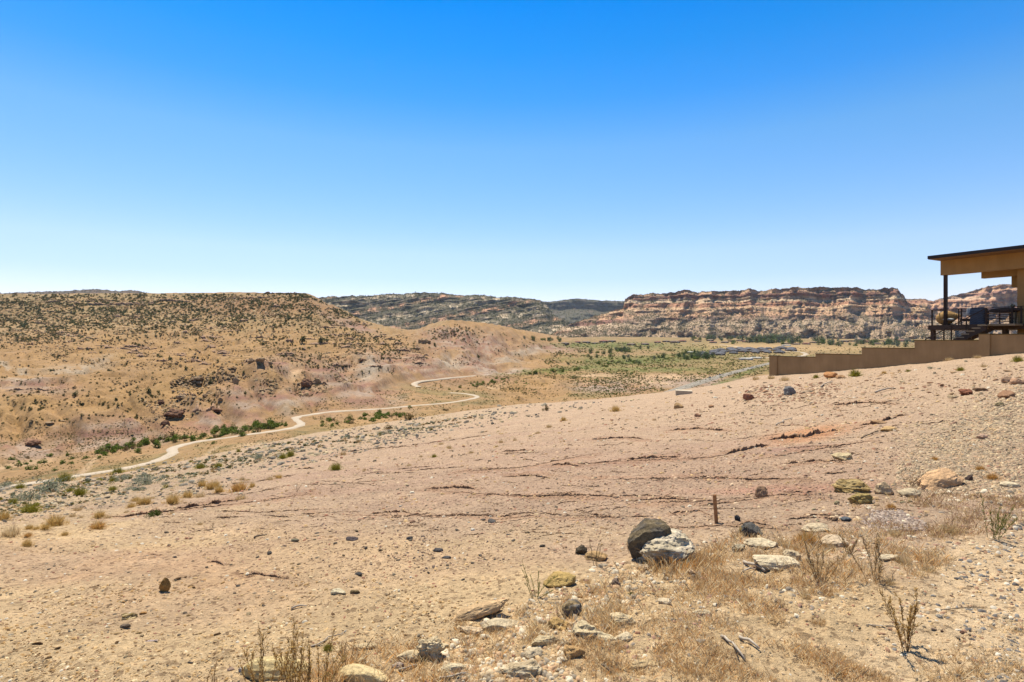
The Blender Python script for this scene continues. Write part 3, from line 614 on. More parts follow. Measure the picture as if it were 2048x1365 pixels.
MES.append(mesa('hill', 'low purple brown ridge along the left skyline', [(-150, 590), (0, 587), (60, 585), (120, 583), (180, 580), (215, 580), (235, 583), (265, 582), (300, 586), (400, 592), (480, 600)],
    [(-150, 620), (480, 620)], 5200, 4700, [(-.2, 0), (1.1, 1)], [(30, 10)], 420, n_s=300, n_t=40, butt=60, cols=[C(150, 122, 100), C(128, 108, 90)], talus=.1, veg=.6))

# ------------------------------------------------------------------ unit shapes
def ico(sub):
    t = (1+5**.5)/2
    v = [(-1, t, 0), (1, t, 0), (-1, -t, 0), (1, -t, 0), (0, -1, t), (0, 1, t), (0, -1, -t), (0, 1, -t), (t, 0, -1), (t, 0, 1), (-t, 0, -1), (-t, 0, 1)]
    f = [(0, 11, 5), (0, 5, 1), (0, 1, 7), (0, 7, 10), (0, 10, 11), (1, 5, 9), (5, 11, 4), (11, 10, 2), (10, 7, 6), (7, 1, 8), (3, 9, 4), (3, 4, 2), (3, 2, 6), (3, 6, 8), (3, 8, 9), (4, 9, 5), (2, 4, 11), (6, 2, 10), (8, 6, 7), (9, 8, 1)]
    v = [np.array(p)/np.linalg.norm(p) for p in v]
    for _ in range(sub):
        c = {}; nf = []
        def mid(a, b):
            k = (min(a, b), max(a, b))
            if k not in c: p = v[a]+v[b]; v.append(p/np.linalg.norm(p)); c[k] = len(v)-1
            return c[k]
        for a, b, d in f:
            x, y, z = mid(a, b), mid(b, d), mid(d, a); nf += [(a, x, z), (b, y, x), (d, z, y), (x, y, z)]
        f = nf
    return np.array(v), np.array(f)
ICO = {k: ico(k) for k in range(5)}
def rock_shape(sub, seed, faces=11, rough=.06, flatz=1.0, roundness=0.0):
    V, Fc = ICO[sub]; r_ = np.random.default_rng(seed)
    n = r_.normal(size=(faces, 3)); n /= np.linalg.norm(n, axis=1)[:, None]; d = r_.uniform(.62, .95, faces)
    dots = V@n.T; rad = np.min(np.where(dots > .05, d/np.maximum(dots, .05), 9), 1); rad = np.minimum(rad, 1.15)
    rad = mix(rad, np.full_like(rad, .85), roundness)
    P = V*rad[:, None]
    def n3(f, sd): return (pn(P[:, 0]*f+sd, P[:, 1]*f, sd)+pn(P[:, 1]*f, P[:, 2]*f+sd, sd+1)+pn(P[:, 2]*f, P[:, 0]*f+sd*.7, sd+2))*.6
    ns = n3(2.1, seed)+.55*n3(5, seed+4)+.35*n3(11, seed+8)
    P = P*(1+rough*ns*2)[:, None]
    mx = np.abs(P).max(0); P = P/mx; return P, Fc
# ------------------------------------------------------------------ stones and rocks
TAN, CREAM, DARK, OLIVE, ORANGE, GREY, RUST, WHITE, PINKR = C(214, 178, 130), C(244, 226, 196), C(122, 112, 98), C(150, 126, 78), C(226, 172, 122), C(176, 164, 144), C(176, 116, 84), C(242, 232, 214), C(222, 186, 162)
def place_rock(px, py, wpx, hpx, c, label, faces=11, rough=.06, roundness=.22, seed=None, name='rock', tilt=0, yaw=None, deep=.8, sink=.32, var=None, group=None, cat='rock', c2=None, raw=False):
    seed = seed if seed is not None else int(px*7+py*3) % 9973
    p = hit(px, py); d = p[1]; wx = wpx/F*d/2; tq = max((py-CY)/F, 0); deep = min(deep, max(.35, .62*hpx/(wpx*max(tq, .05))))
    hz = (max(hpx-wpx*deep*tq*.55, .42*hpx) if not raw else hpx)/F*d/(2-2*sink)
    sub = 4 if wpx > 55 else 3 if wpx > 20 else 2
    P, Fc = rock_shape(sub, seed, faces, rough, roundness=roundness)
    col = np.tile(c, (len(P), 1))
    if c2 is not None:
        k = ss(-.1, .2, pn(P[:, 0]*1.6+seed, P[:, 1]*1.6+P[:, 2]*2, seed+9)+.25*P[:, 2]); col = col*(1-k[:, None])+np.array(c2)*k[:, None]
    P = P*np.array([wx, wx*deep, hz])
    o = mk(name, P, Fc, M_rock, col=np.clip(col*rng.uniform(.93, 1.05), 0, .9), smooth=True)
    try: o.data.set_sharp_from_angle(angle=math.radians(28))
    except Exception: pass
    o.rotation_euler = (math.radians(rng.uniform(-5, 5)), math.radians(tilt), yaw if yaw is not None else math.radians(rng.uniform(-15, 15)))
    o.location = (p[0], p[1]+wx*deep*.6, zat(p[0], p[1]+wx*deep*.6)+hz*(1-2*sink))
    return tag(o, label, cat, group)
ROCKS = [
 # px, py(base), w, h, colour, label, options
 (1300, 1118, 104, 78, DARK, 'large dark lichened boulder with flat sloping face behind the cream rock', dict(name='boulder', cat='boulder', faces=7, rough=.03, deep=.45, sink=.12, seed=77, c2=C(150, 132, 102), tilt=-8, raw=True, yaw=.1)),
 (1334, 1124, 136, 84, CREAM, 'rough cream limestone boulder leaning in front of the dark boulder', dict(name='boulder', cat='boulder', rough=.10, c2=C(224, 206, 174), sink=.26, deep=.85, roundness=.6, yaw=.25, faces=13)),
 (1121, 1170, 72, 34, C(226, 190, 120), 'yellow ochre slab by the green wispy weed', dict(faces=7, rough=.05, tilt=-14)),
 (955, 1238, 134, 36, C(236, 198, 150), 'long orange tan slab tilted up from the slope edge', dict(faces=12, rough=.05, tilt=-15, sink=.25, deep=.42, roundness=.3, yaw=.0)),
 (1002, 1262, 82, 32, C(248, 224, 184), 'smooth cream flat rock below the long orange slab', dict(faces=9, rough=.03, roundness=.5)),
 (975, 1228, 60, 24, C(228, 196, 160), 'tan grey rock between the long orange slab and cream flat rock', dict(tilt=-12)),
 (858, 1318, 76, 46, C(240, 216, 174), 'pitted cream block with deep dark overhang near bottom edge', dict(faces=10, rough=.16, sink=.2, raw=True, deep=.7, roundness=.35)),
 (815, 1322, 52, 26, C(240, 214, 170), 'low cream rock beside the pitted block', dict(roundness=.4)),
 (1040, 1358, 96, 46, C(250, 228, 190), 'broad pale mottled rock low at the bottom edge', dict(rough=.09, c2=C(226, 200, 160), faces=9)),
 (1148, 1316, 48, 34, C(222, 178, 122), 'brown orange lump beside the broad pale mottled rock', dict(rough=.1)),
 (1170, 1276, 54, 34, C(238, 214, 170), 'cracked cream rock in dry grass left of the two flat stones', dict(rough=.12)),
 (1118, 1258, 46, 30, C(218, 178, 116), 'flaky ochre rock buried in dry grass', dict(rough=.12)),
 (1245, 1248, 58, 26, C(246, 220, 176), 'rounded cream stone half hidden by dry grass', dict(roundness=.5)),
 (1252, 1282, 40, 20, C(250, 226, 186), 'small smooth cream stone just below the rounded cream stone', dict(roundness=.6)),
 (1145, 1232, 44, 36, C(138, 130, 122), 'bluish grey angular rock standing in dry grass', dict(faces=6, tilt=-30, c2=C(176, 150, 110))),
 (1065, 1316, 44, 26, C(238, 214, 176), 'pale stone in rubble above the broad mottled rock', {}),
 (1510, 1072, 46, 30, C(110, 106, 100), 'dark slate wedge lying right of the big boulders', dict(faces=6, tilt=18)),
 (1490, 1070, 24, 22, OLIVE, 'small olive stone against the dark slate wedge', {}),
 (1530, 1098, 72, 24, C(244, 222, 184), 'pale flat rock behind the driftwood sticks', dict(roundness=.4)),
 (1558, 1138, 106, 36, C(246, 224, 186), 'wide pale low outcrop of rock in the dry grass', dict(sink=.2, roundness=.4, rough=.05)),
 (1588, 1118, 38, 22, C(232, 206, 166), 'lumpy tan stone on the wide pale outcrop', dict(rough=.1)),
 (1675, 1092, 56, 26, C(240, 212, 176), 'rounded pinkish cream rock behind tall dry weeds', dict(roundness=.6)),
 (1480, 1102, 30, 18, C(214, 196, 164), 'small knobbly stone cluster beside pale flat rock', dict(rough=.15)),
 (1527, 994, 28, 24, C(196, 158, 124), 'brown cube shaped stone alone on the clay above the stake', dict(faces=7)),
 (1716, 984, 70, 32, C(176, 146, 92), 'olive brown flat topped boulder on the clay edge', dict(name='boulder', cat='boulder', faces=9, rough=.09, c2=C(206, 178, 124))),
 (1728, 1008, 50, 28, C(190, 164, 104), 'yellow olive rock tucked in front of the flat topped boulder', dict(rough=.1)),
 (1896, 973, 94, 30, C(244, 198, 150), 'smooth peach boulder rising in a ramp on the pebbly bank', dict(name='boulder', cat='boulder', faces=11, rough=.05, tilt=-15, sink=.35, roundness=.5, deep=.6, raw=True, seed=41)),
 (1942, 962, 16, 14, C(110, 92, 84), 'small dark chip at the high end of the peach boulder', {}),
 (1776, 990, 40, 30, C(226, 196, 156), 'pale angular rock right of the flat topped boulder', dict(faces=7)),
 (1825, 995, 46, 22, C(226, 204, 168), 'grey cream slab under the peach boulder', dict(faces=7, tilt=-10)),
 (2026, 975, 42, 14, C(246, 224, 186), 'flat cream stone at the pebbly right border', dict(roundness=.4)),
 (1692, 920, 46, 18, C(232, 208, 162), 'pale overhanging rock with dark hollow on mid slope', dict(faces=7, rough=.08, sink=.1)),
 (1782, 862, 36, 12, C(222, 184, 130), 'flat ochre slab right of the red streaked clay', dict(faces=7)),
 (1762, 848, 32, 9, C(196, 158, 118), 'thin brown slab above the flat ochre slab', dict(faces=7)),
 (1970, 878, 24, 12, C(226, 188, 160), 'pinkish stone on the grey gravel bank', {}),
 (1665, 756, 28, 15, C(232, 168, 112), 'squared orange rock at the foot of the retaining wall', dict(faces=6, rough=.03, sink=.1, name='boulder', cat='boulder')),
 (1684, 757, 22, 9, C(226, 178, 130), 'low orange rock touching the squared orange rock', {}),
 (1583, 790, 26, 20, C(156, 152, 148), 'rounded grey boulder in the rubble pile below the wall', dict(name='boulder', cat='boulder', roundness=.3)),
 (1500, 800, 26, 14, C(186, 128, 100), 'reddish brown rock at left of the rubble pile', {}),
 (1358, 817, 20, 13, C(206, 168, 120), 'small tan block on slope below the concrete pad', dict(faces=7)),
 (1424, 815, 12, 6, C(196, 150, 110), 'little flat brown stone right of the small tan block', {}),
 (1397, 834, 14, 8, C(196, 150, 120), 'little brown stone on a line of dark shards', {}),
 (1938, 790, 30, 14, C(168, 110, 84), 'rust red rock in the stone row on the right bank', dict(rough=.12)),
 (1966, 782, 26, 10, C(156, 124, 96), 'brown flat rock behind the rust red rock', {}),
 (1908, 797, 18, 8, C(206, 180, 144), 'pale stone left of the rust red rock', {}),
 (2018, 795, 36, 16, C(190, 146, 112), 'dark brown slab at the end of the stone row', dict(tilt=-12, faces=7)),
 (2040, 770, 26, 14, C(214, 170, 136), 'pink tan block high on the right border', dict(faces=7)),
 (2018, 764, 20, 12, C(206, 168, 136), 'smaller tan block next to the pink tan block', dict(faces=7)),
 (2004, 812, 26, 10, C(170, 150, 112), 'olive flat slab under the dark brown slab', {}),
 (1164, 1108, 26, 20, C(104, 92, 74), 'dark brown stone on clay left of the large dark boulder', dict(faces=7)),
 (1196, 1122, 52, 22, C(216, 176, 124), 'tan rock between the yellow slab and dark boulder', dict(roundness=.3)),
 (588, 1084, 17, 9, C(140, 130, 106), 'grey green stone on the upper clay slope', {}),
 (538, 1110, 10, 8, C(120, 114, 106), 'dark round pebble left on the open clay', {}),
 (347, 1116, 10, 5, C(86, 80, 76), 'tiny dark slate pebble on sandy clay', {}),
 (326, 1184, 24, 30, C(192, 150, 88), 'ochre pointed rock standing on edge in the sand', dict(faces=6, rough=.08, sink=.15, roundness=0, deep=.5)),
 (252, 1240, 32, 20, C(238, 210, 160), 'cream chunk on the sand lower left', dict(rough=.12, c2=OLIVE)),
 (284, 1230, 14, 8, C(200, 150, 90), 'small ochre stone right of the cream chunk', {}),
 (248, 1256, 22, 9, C(136, 118, 100), 'flat brown oval stone below the cream chunk', dict(roundness=.5)),
 (300, 1283, 28, 5, C(206, 184, 176), 'thin mauve splinter of rock on yellow sand', dict(faces=6)),
 (72, 1290, 22, 8, C(120, 92, 64), 'dark brown flat stone in lower left corner', {}),
 (702, 1082, 26, 13, C(104, 92, 90), 'dark split shale shard on mid clay slope', dict(faces=6)),
 (818, 1080, 14, 8, C(84, 80, 80), 'small black shale chip right of the split shard', {}),
 (876, 1104, 22, 9, C(104, 98, 96), 'grey shale flake upper of a scattered pair', dict(faces=6)),
 (892, 1118, 20, 8, C(100, 96, 94), 'grey shale flake lower of a scattered pair', dict(faces=6)),
 (984, 1046, 18, 9, C(128, 122, 116), 'grey slate plate near the eroded crack', dict(faces=6)),
 (717, 1152, 18, 9, C(88, 86, 84), 'black shale piece on the yellow sand', {}),
 (946, 1062, 10, 6, WHITE, 'tiny white pebble above shale flakes', {}),
 (676, 1188, 34, 14, C(244, 226, 188), 'pale flake rock with dark chip in centre of sand', dict(faces=7)),
 (708, 1188, 22, 9, C(150, 128, 90), 'olive flat stone right of the pale flake rock', {}),
 (1476, 1042, 12, 12, C(70, 70, 72), 'small black pebble right of the wooden stake', {}),
 (1694, 1042, 22, 8, C(112, 116, 120), 'blue grey flat pebble left of the purple gravel patch', dict(roundness=.5)),
 (548, 1356, 150, 50, C(244, 216, 158), 'broad yellow sandstone hump under the tall dry weeds', dict(name='boulder', cat='boulder', roundness=.6, rough=.03, sink=.45)),
 (715, 1362, 130, 40, C(246, 218, 164), 'smooth buff sandstone hump right of the tall dry weeds', dict(name='boulder', cat='boulder', roundness=.6, rough=.03, sink=.45)),
 (722, 1300, 62, 16, C(244, 216, 170), 'low cream slab behind the bottom dry grass', dict(roundness=.4)),
 (718, 1328, 26, 14, C(248, 222, 176), 'small cream stone resting on the buff hump', {}),
 (460, 1342, 18, 9, C(190, 160, 140), 'mauve brown pebble on the yellow sandstone hump', {}),
 (484, 1345, 22, 13, C(196, 196, 196), 'grey and white pebble pair on yellow sandstone hump', {}),
 (1290, 1335, 66, 18, C(240, 208, 158), 'sand coloured flat rock in bottom grass', dict(roundness=.6, sink=.4)),
 (1330, 1208, 30, 16, C(246, 222, 184), 'small white cream stone in grass below the boulders', dict(roundness=.3)),
 (1288, 1140, 30, 14, C(216, 190, 158), 'tan stone at the foot of the large dark boulder', {}),
 (1385, 1150, 20, 13, C(236, 200, 160), 'pinkish stone below the cream boulder', {}),
 (1232, 1176, 20, 22, C(160, 136, 118), 'mauve brown upright stone with green sprig beside it', dict(rough=.12)),
 (1205, 1282, 70, 22, C(244, 222, 180), 'half buried pale slab right of the cracked cream rock', dict(roundness=.4, sink=.42)),
 (1088, 1290, 60, 20, C(240, 214, 170), 'half buried buff slab below the flaky ochre rock', dict(roundness=.4, sink=.42)),
 (905, 1345, 64, 22, C(246, 224, 184), 'half buried cream slab right of the pitted block', dict(roundness=.4, sink=.42)),
 (1405, 1232, 46, 14, C(240, 216, 176), 'flat pale stone deep in dry grass', dict(roundness=.4, sink=.42)),
 (1640, 1062, 70, 20, C(240, 216, 178), 'low pale ledge rock in front of the olive boulders', dict(roundness=.3, sink=.4)),
 (1780, 1120, 50, 14, C(240, 218, 182), 'pale flat stone behind the narrow dry weed', dict(roundness=.4, sink=.42)),
 (940, 1268, 56, 20, C(240, 210, 170), 'pale buff rock left of the smooth cream flat rock', dict(roundness=.3, sink=.4)),
 (795, 1336, 26, 12, C(214, 190, 172), 'smooth mauve pebble beside the stick at the pitted block', dict(roundness=.6)),
]
for (px, py, w_, h_, c, lb, kw) in ROCKS: place_rock(px, py, w_, h_, c, lb, **kw)
# countable smaller stones, by stretch of ground
def sample_poly(poly, n, minpy=0):
    P = np.array(poly); out = []
    lo, hi = P.min(0), P.max(0)
    while len(out) < n:
        q = rng.uniform(lo, hi, (n*2, 2)); k = inpoly(q[:, 0], q[:, 1], poly); out += list(map(tuple, q[k]))
    return np.array(out[:n])
RV = []
for k in range(14):
    P, Fc = rock_shape(2, 500+k, 8+k % 5, .07, roundness=.25*(k % 3)); RV.append((P*np.array([1, .8, rng.uniform(.3, .7)]), Fc))
_rock_me = {}
def small_rock(px, py, wpx, c, ci, label, group, name='stone'):
    k = int(rng.integers(len(RV))); key = (k, ci)
    if key not in _rock_me:
        P, Fc = RV[k]; _rock_me[key] = mk(name, P, Fc, M_rock, col=np.tile(np.clip(c*rng.uniform(.85, 1.1), 0, .9), (len(P), 1)), data_only=True)
    p = hit(px, py); o = bpy.data.objects.new(name, _rock_me[key]); COL.objects.link(o); s = wpx/F*p[1]/2
    o.scale = (s*rng.uniform(.8, 1.3), s*rng.uniform(.7, 1), s*rng.uniform(.6, 1.2)); o.rotation_euler = (rng.uniform(-.25, .25), rng.uniform(-.25, .25), rng.uniform(0, 6.28))
    o.location = (p[0], p[1], p[2]+s*.12); return tag(o, label, 'stone', group)
ZONES = [
 ([(1470, 800), (1500, 775), (1600, 770), (1660, 775), (1640, 800), (1560, 808)], 34, (6, 15), [C(206, 160, 124), C(228, 196, 160), C(176, 124, 100), C(160, 140, 118)], 'broken tan rock in the rubble pile below the wall', 'rubble pile below the retaining wall'),
 ([(1640, 765), (1900, 745), (2040, 735), (2040, 830), (1800, 830)], 36, (6, 16), [C(206, 170, 130), C(226, 200, 160), C(168, 128, 98)], 'tan stone scattered on the slope near the wall', 'stones on the slope near the wall'),
 ([(1120, 1190), (1250, 1125), (1300, 1180), (1200, 1250), (1000, 1340), (900, 1365), (1180, 1365)], 40, (9, 20), [C(236, 206, 166), C(216, 176, 128), C(240, 220, 190), C(170, 150, 130)], 'pale broken stone in rubble along the bench edge', 'rubble stones along the bench edge'),
 ([(1560, 1070), (1640, 1010), (1760, 990), (1900, 985), (1880, 1010), (1700, 1030), (1640, 1060)], 30, (7, 16), [C(226, 190, 150), C(190, 156, 124), C(206, 190, 150)], 'tan rubble stone in front of the flat topped boulder', 'rubble in front of the flat topped boulder'),
 ([(600, 1060), (1000, 1020), (1150, 1080), (1000, 1160), (700, 1180), (560, 1120)], 34, (6, 13), [C(128, 118, 106), C(146, 134, 118), C(170, 148, 116)], 'dark grey shale flake on the open clay', 'shale flakes on the open clay'),
 ([(0, 1240), (350, 1150), (700, 1190), (620, 1300), (200, 1350), (0, 1340)], 36, (6, 14), [C(206, 168, 112), C(150, 116, 78), C(228, 200, 156), C(120, 112, 104)], 'small brown stone on yellow sandy ground', 'stones on the yellow sand'),
 ([(300, 960), (600, 890), (850, 850), (850, 870), (600, 930), (350, 1000), (150, 1040), (100, 1000)], 46, (7, 17), [C(126, 120, 112), C(150, 138, 120), C(104, 98, 92), C(180, 160, 130)], 'grey weathered rock on the rocky left flank', 'grey rocks on the left flank'),
 ([(1900, 1100), (2048, 1060), (2048, 1365), (1850, 1365), (1830, 1250)], 40, (7, 14), [C(130, 126, 124), C(180, 150, 130), C(206, 180, 150), C(150, 110, 90), C(230, 220, 205)], 'rounded river pebble on the sandy right corner', 'river pebbles in the right corner'),
]
for zi, (poly, n, (a, b), cs, lb, gr) in enumerate(ZONES):
    for (px, py) in sample_poly(poly, n):
        ci = int(rng.integers(len(cs))); small_rock(px, py, rng.uniform(a, b)*rng.uniform(.7, 1), cs[ci], (zi, ci), lb, gr)
# uncountable grit and pebbles: joined sheets
OV = np.array([(1, 0, 0), (0, 1, 0), (-1, 0, 0), (0, -1, 0), (0, 0, 1), (0, 0, -1)], float); OF = np.array([(0, 1, 4), (1, 2, 4), (2, 3, 4), (3, 0, 4), (1, 0, 5), (2, 1, 5), (3, 2, 5), (0, 3, 5)])
CVb = np.array([(x, y, z) for z in (-.6, .6) for (x, y) in ((1, .3), (.3, 1), (-.8, .7), (-1, -.3), (-.2, -1), (.8, -.6))], float)
CVb[6:, :2] *= .68
CFb = [(0, 1, 7), (0, 7, 6), (1, 2, 8), (1, 8, 7), (2, 3, 9), (2, 9, 8), (3, 4, 10), (3, 10, 9), (4, 5, 11), (4, 11, 10), (5, 0, 6), (5, 6, 11), (6, 7, 8), (6, 8, 9), (6, 9, 10), (6, 10, 11)]
CFb = np.array(CFb)
def pebbles(name, label, groups, chunky=True):
    Vs, Fs, Cs = [], [], []; off = 0
    split_ = []
    for (P, size, cols) in groups:                              # P (n,3) positions, size (n,) half widths, cols (n,3)
        sm = size*2*F/P[:, 1] < 5.0; split_ += [(P[sm], size[sm], cols[sm], False), (P[~sm], size[~sm], cols[~sm], True)]
    for (P, size, cols, chunky) in split_:
        n = len(P); B, BF = (CVb, CFb) if chunky else (OV, OF); k = len(B)
        a = rng.uniform(0, 6.28, n); ca, sa = np.cos(a), np.sin(a)
        sc_ = np.stack([size*rng.uniform(.8, 1.3, n), size*rng.uniform(.5, 1, n), size*rng.uniform(.3, .75, n)], -1)
        V = B[None]*sc_[:, None]*rng.uniform(.75, 1.25, (n, k, 1)); tl = rng.uniform(-.35, .35, n)
        V[..., 2] += V[..., 0]*np.tan(tl)[:, None]*.5
        x = V[..., 0]*ca[:, None]-V[..., 1]*sa[:, None]; y = V[..., 0]*sa[:, None]+V[..., 1]*ca[:, None]
        V = np.stack([x, y, V[..., 2]], -1)+P[:, None]+np.array([0, 0, 1])*(sc_[:, 2]*.25)[:, None, None]
        Vs.append(V.reshape(-1, 3)); Fs.append((BF[None]+(np.arange(n)*k)[:, None, None]+off).reshape(-1, 3)); off += n*k
        Cs.append(np.repeat(cols*rng.uniform(.8, 1.15, (n, 1)), k, 0))
    o = mk(name, np.concatenate(Vs), np.concatenate(Fs), M_peb, col=np.clip(np.concatenate(Cs), .01, .9)); tag(o, label, None, None, 'stuff'); return o
def pgroup(poly, n, a, b, cs, wt=None, noise=None):
    q = sample_poly(poly, n)
    P = hits(q[:, 0], q[:, 1])
    if noise is not None:
        k = fbm(P[:, 0]*noise, P[:, 1]*noise, 3, 130)+rng.uniform(-.25, .25, len(P)) > 0; P = P[k]
    n = len(P); s = (a+(b-a)*rng.random(n)**3.2)/F*P[:, 1]/2
    cs = np.array(cs); w_ = None if wt is None else np.array(wt)/np.sum(wt)
    return P, s, cs[rng.choice(len(cs), n, p=w_)]
MIXP = [C(226, 196, 156), C(200, 164, 124), C(160, 144, 120), C(122, 108, 90), C(236, 222, 198), C(180, 130, 104), C(216, 180, 130)]
ALL = [(0, 1020), (500, 945), (900, 870), (1300, 800), (1540, 760), (2048, 712), (2048, 1365), (0, 1365)]
pebbles('gravel', 'loose grit and pebbles strewn over the near slope', [
    pgroup(ALL, 9000, 2.2, 8, MIXP, [4, 5, 2, 2, 2, 2, 4]),
    pgroup(ALL, 10000, 2.2, 10, MIXP, [4, 5, 2, 2, 2, 2, 4], .9),
    pgroup([(2048, 735), (2740, 735), (2740, 1365), (2048, 1365)], 4500, 3, 10, MIXP), pgroup([(-400, 1030), (0, 1020), (0, 1365), (-400, 1365)], 2500, 3, 9, MIXP),
    pgroup([(300, 1060), (900, 890), (1540, 775), (2048, 740), (2048, 960), (1400, 1080), (500, 1160)], 5000, 3, 11, [C(214, 180, 148), C(200, 164, 132), C(190, 150, 124), C(224, 194, 160)], None, 1.8),
    pgroup([(300, 1040), (900, 890), (1540, 775), (2048, 740), (2048, 1000), (1400, 1100), (500, 1160)], 9000, 2, 6, [C(170, 136, 108), C(130, 106, 90), C(206, 172, 136), C(226, 196, 160)], None, 1.3),
    pgroup([(560, 1060), (1500, 900), (2048, 800), (2048, 960), (1400, 1060), (700, 1180)], 7000, 2, 7, [C(190, 156, 130), C(150, 124, 106), C(120, 104, 94), C(220, 190, 160)], None, .8),
    pgroup([(0, 1180), (600, 1150), (1100, 1180), (900, 1300), (500, 1365), (0, 1365)], 6000, 2.5, 9, [C(226, 188, 134), C(196, 156, 104), C(150, 120, 86), C(240, 214, 170)], None, 1.2),
    pgroup([(1090, 1190), (1180, 1130), (1270, 1120), (1320, 1160), (1240, 1240), (1120, 1330), (1180, 1365), (900, 1365), (880, 1290), (1000, 1230)], 3200, 4, 20, [C(236, 208, 168), C(222, 186, 140), C(206, 168, 130), C(244, 226, 196), C(176, 160, 138)], None, 1.0),
    pgroup([(1100, 1180), (1250, 1125), (1500, 1060), (1700, 1000), (2048, 960), (2048, 1100), (1600, 1250), (1300, 1365), (850, 1365)], 6000, 3, 13, [C(232, 206, 168), C(214, 178, 134), C(160, 146, 130), C(240, 224, 196), C(190, 150, 126)], None, 1.5)])
pebbles('gravel', 'grey and tan gravel bank at the right side of the slope', [
    pgroup([(1840, 880), (1950, 830), (2048, 770), (2048, 985), (1900, 990), (1780, 985), (1800, 930)], 4200, 2.5, 8, [C(184, 166, 140), C(206, 182, 148), C(232, 206, 168), C(150, 134, 112), C(214, 178, 140)]),
    pgroup([(1780, 870), (2048, 740), (2048, 990), (1800, 990)], 2200, 2.5, 8, [C(184, 166, 140), C(212, 184, 146), C(232, 204, 164)]),
    pgroup([(1820, 1180), (2048, 1040), (2048, 1365), (1700, 1365)], 3000, 2.5, 13, [C(150, 144, 138), C(196, 176, 150), C(226, 196, 156), C(180, 140, 112), C(236, 222, 200), C(122, 116, 112), C(226, 190, 146)], None, 2.0)])
pebbles('gravel', 'purple grey pebble patch on the bench', [
    pgroup([(1722, 1042), (1745, 1022), (1800, 1022), (1850, 1045), (1860, 1062), (1800, 1062), (1740, 1055)], 1500, 4, 9, [C(188, 166, 150), C(160, 140, 128), C(206, 186, 168)])])
pebbles('rubble', 'grey shards and rubble over the rocky left flank', [
    pgroup([(-60, 1060), (200, 1020), (420, 985), (650, 920), (900, 868), (1100, 830), (1280, 800), (1000, 812), (600, 872), (200, 947), (-60, 968)], 5200, 3, 11, [C(170, 158, 138), C(134, 124, 110), C(200, 178, 142), C(214, 190, 150), C(112, 104, 94)], None, .25),
    pgroup([(100, 1020), (420, 965), (650, 910), (900, 858), (1060, 830), (1000, 818), (600, 880), (200, 955), (-60, 985)], 900, 5, 18, [C(160, 150, 134), C(126, 118, 106), C(196, 176, 144)], None, .12),
    pgroup([(1480, 805), (1500, 772), (1600, 765), (1700, 768), (1640, 805)], 700, 3, 9, [C(206, 166, 130), C(228, 200, 164), C(170, 130, 104)]),
    pgroup([(1300, 840), (1540, 760), (2048, 720), (2048, 850), (1600, 870)], 2500, 2.5, 8, [C(206, 166, 130), C(228, 200, 164), C(150, 126, 104)], None, .4)])

# ------------------------------------------------------------------ plants
def blades(n, hgt, spread, lean, wid, cols, nseg=2, up=.4, seed=0, h0=.5, base_r=.25):
    """tuft of n grass blades (two-segment ribbons)"""
    r_ = np.random.default_rng(seed); a = r_.uniform(0, 6.283, n); rr = np.sqrt(r_.random(n))*spread*base_r
    b = np.stack([np.cos(a)*rr, np.sin(a)*rr, np.zeros(n)], -1); h = hgt*r_.uniform(h0, 1, n); ln = lean*r_.uniform(.1, 1, n)*h; aa = a+r_.normal(0, .5, n)
    d = np.stack([np.cos(aa), np.sin(aa), np.zeros(n)], -1); t = r_.uniform(0, 6.283, n); s = np.stack([np.cos(t), np.sin(t), np.zeros(n)], -1)*wid/2
    m1 = b+d*(ln*.35)[:, None]+np.array([0, 0, 1])*(h*.6)[:, None]; m2 = b+d*ln[:, None]+np.array([0, 0, 1])*(h*(1-.25*lean))[:, None]
    V = np.stack([b-s, b+s, m1-s*.8, m1+s*.8, m2], 1); Fc = np.array([(0, 1, 3), (0, 3, 2), (2, 3, 4)])
    c = np.array(cols)[r_.integers(0, len(cols), n)]*r_.uniform(.8, 1.2, (n, 1))
    return V.reshape(-1, 3), (Fc[None]+(np.arange(n)*5)[:, None, None]).reshape(-1, 3), np.repeat(c, 5, 0)
def leafball(n, rx, rz, size, cols, seed=0, hollow=.35, flatb=True, clumps=7):
    """leaf faces spread through clumps inside a dome-shaped crown"""
    r_ = np.random.default_rng(seed); cc = r_.normal(size=(clumps, 3)); cc /= np.linalg.norm(cc, axis=1)[:, None]
    cc *= (r_.uniform(.3, .72, clumps))[:, None]; cc[:, 2] = np.abs(cc[:, 2])*.9+.1; cr = r_.uniform(.28, .5, clumps)
    k = r_.integers(0, clumps, n); p = r_.normal(size=(n, 3)); p /= np.linalg.norm(p, axis=1)[:, None]
    p = cc[k]+p*(cr[k]*(hollow+(1-hollow)*r_.random(n)**.5))[:, None]; p[:, 2] = np.abs(p[:, 2])
    p = p*np.array([rx, rx, rz])
    t = r_.normal(size=(n, 3)); t /= np.linalg.norm(t, axis=1)[:, None]; u = np.cross(t, r_.normal(size=(n, 3))); u /= np.linalg.norm(u, axis=1)[:, None]
    s = size*r_.uniform(.6, 1.3, n)[:, None]; V = np.stack([p-t*s, p+u*s*.6, p+t*s, p-u*s*.6], 1)
    Fc = np.array([(0, 1, 2), (0, 2, 3)]); c = (np.array(cols)[r_.integers(0, len(cols), clumps)][k])*r_.uniform(.8, 1.2, (n, 1))
    return V.reshape(-1, 3), (Fc[None]+(np.arange(n)*4)[:, None, None]).reshape(-1, 3), np.repeat(c, 4, 0)
def joinm(parts):
    V, Fc, Cc = [], [], []; o = 0
    for v, f, c in parts: V.append(v); Fc.append(f+o); Cc.append(c); o += len(v)
    return np.concatenate(V), np.concatenate(Fc), np.concatenate(Cc)
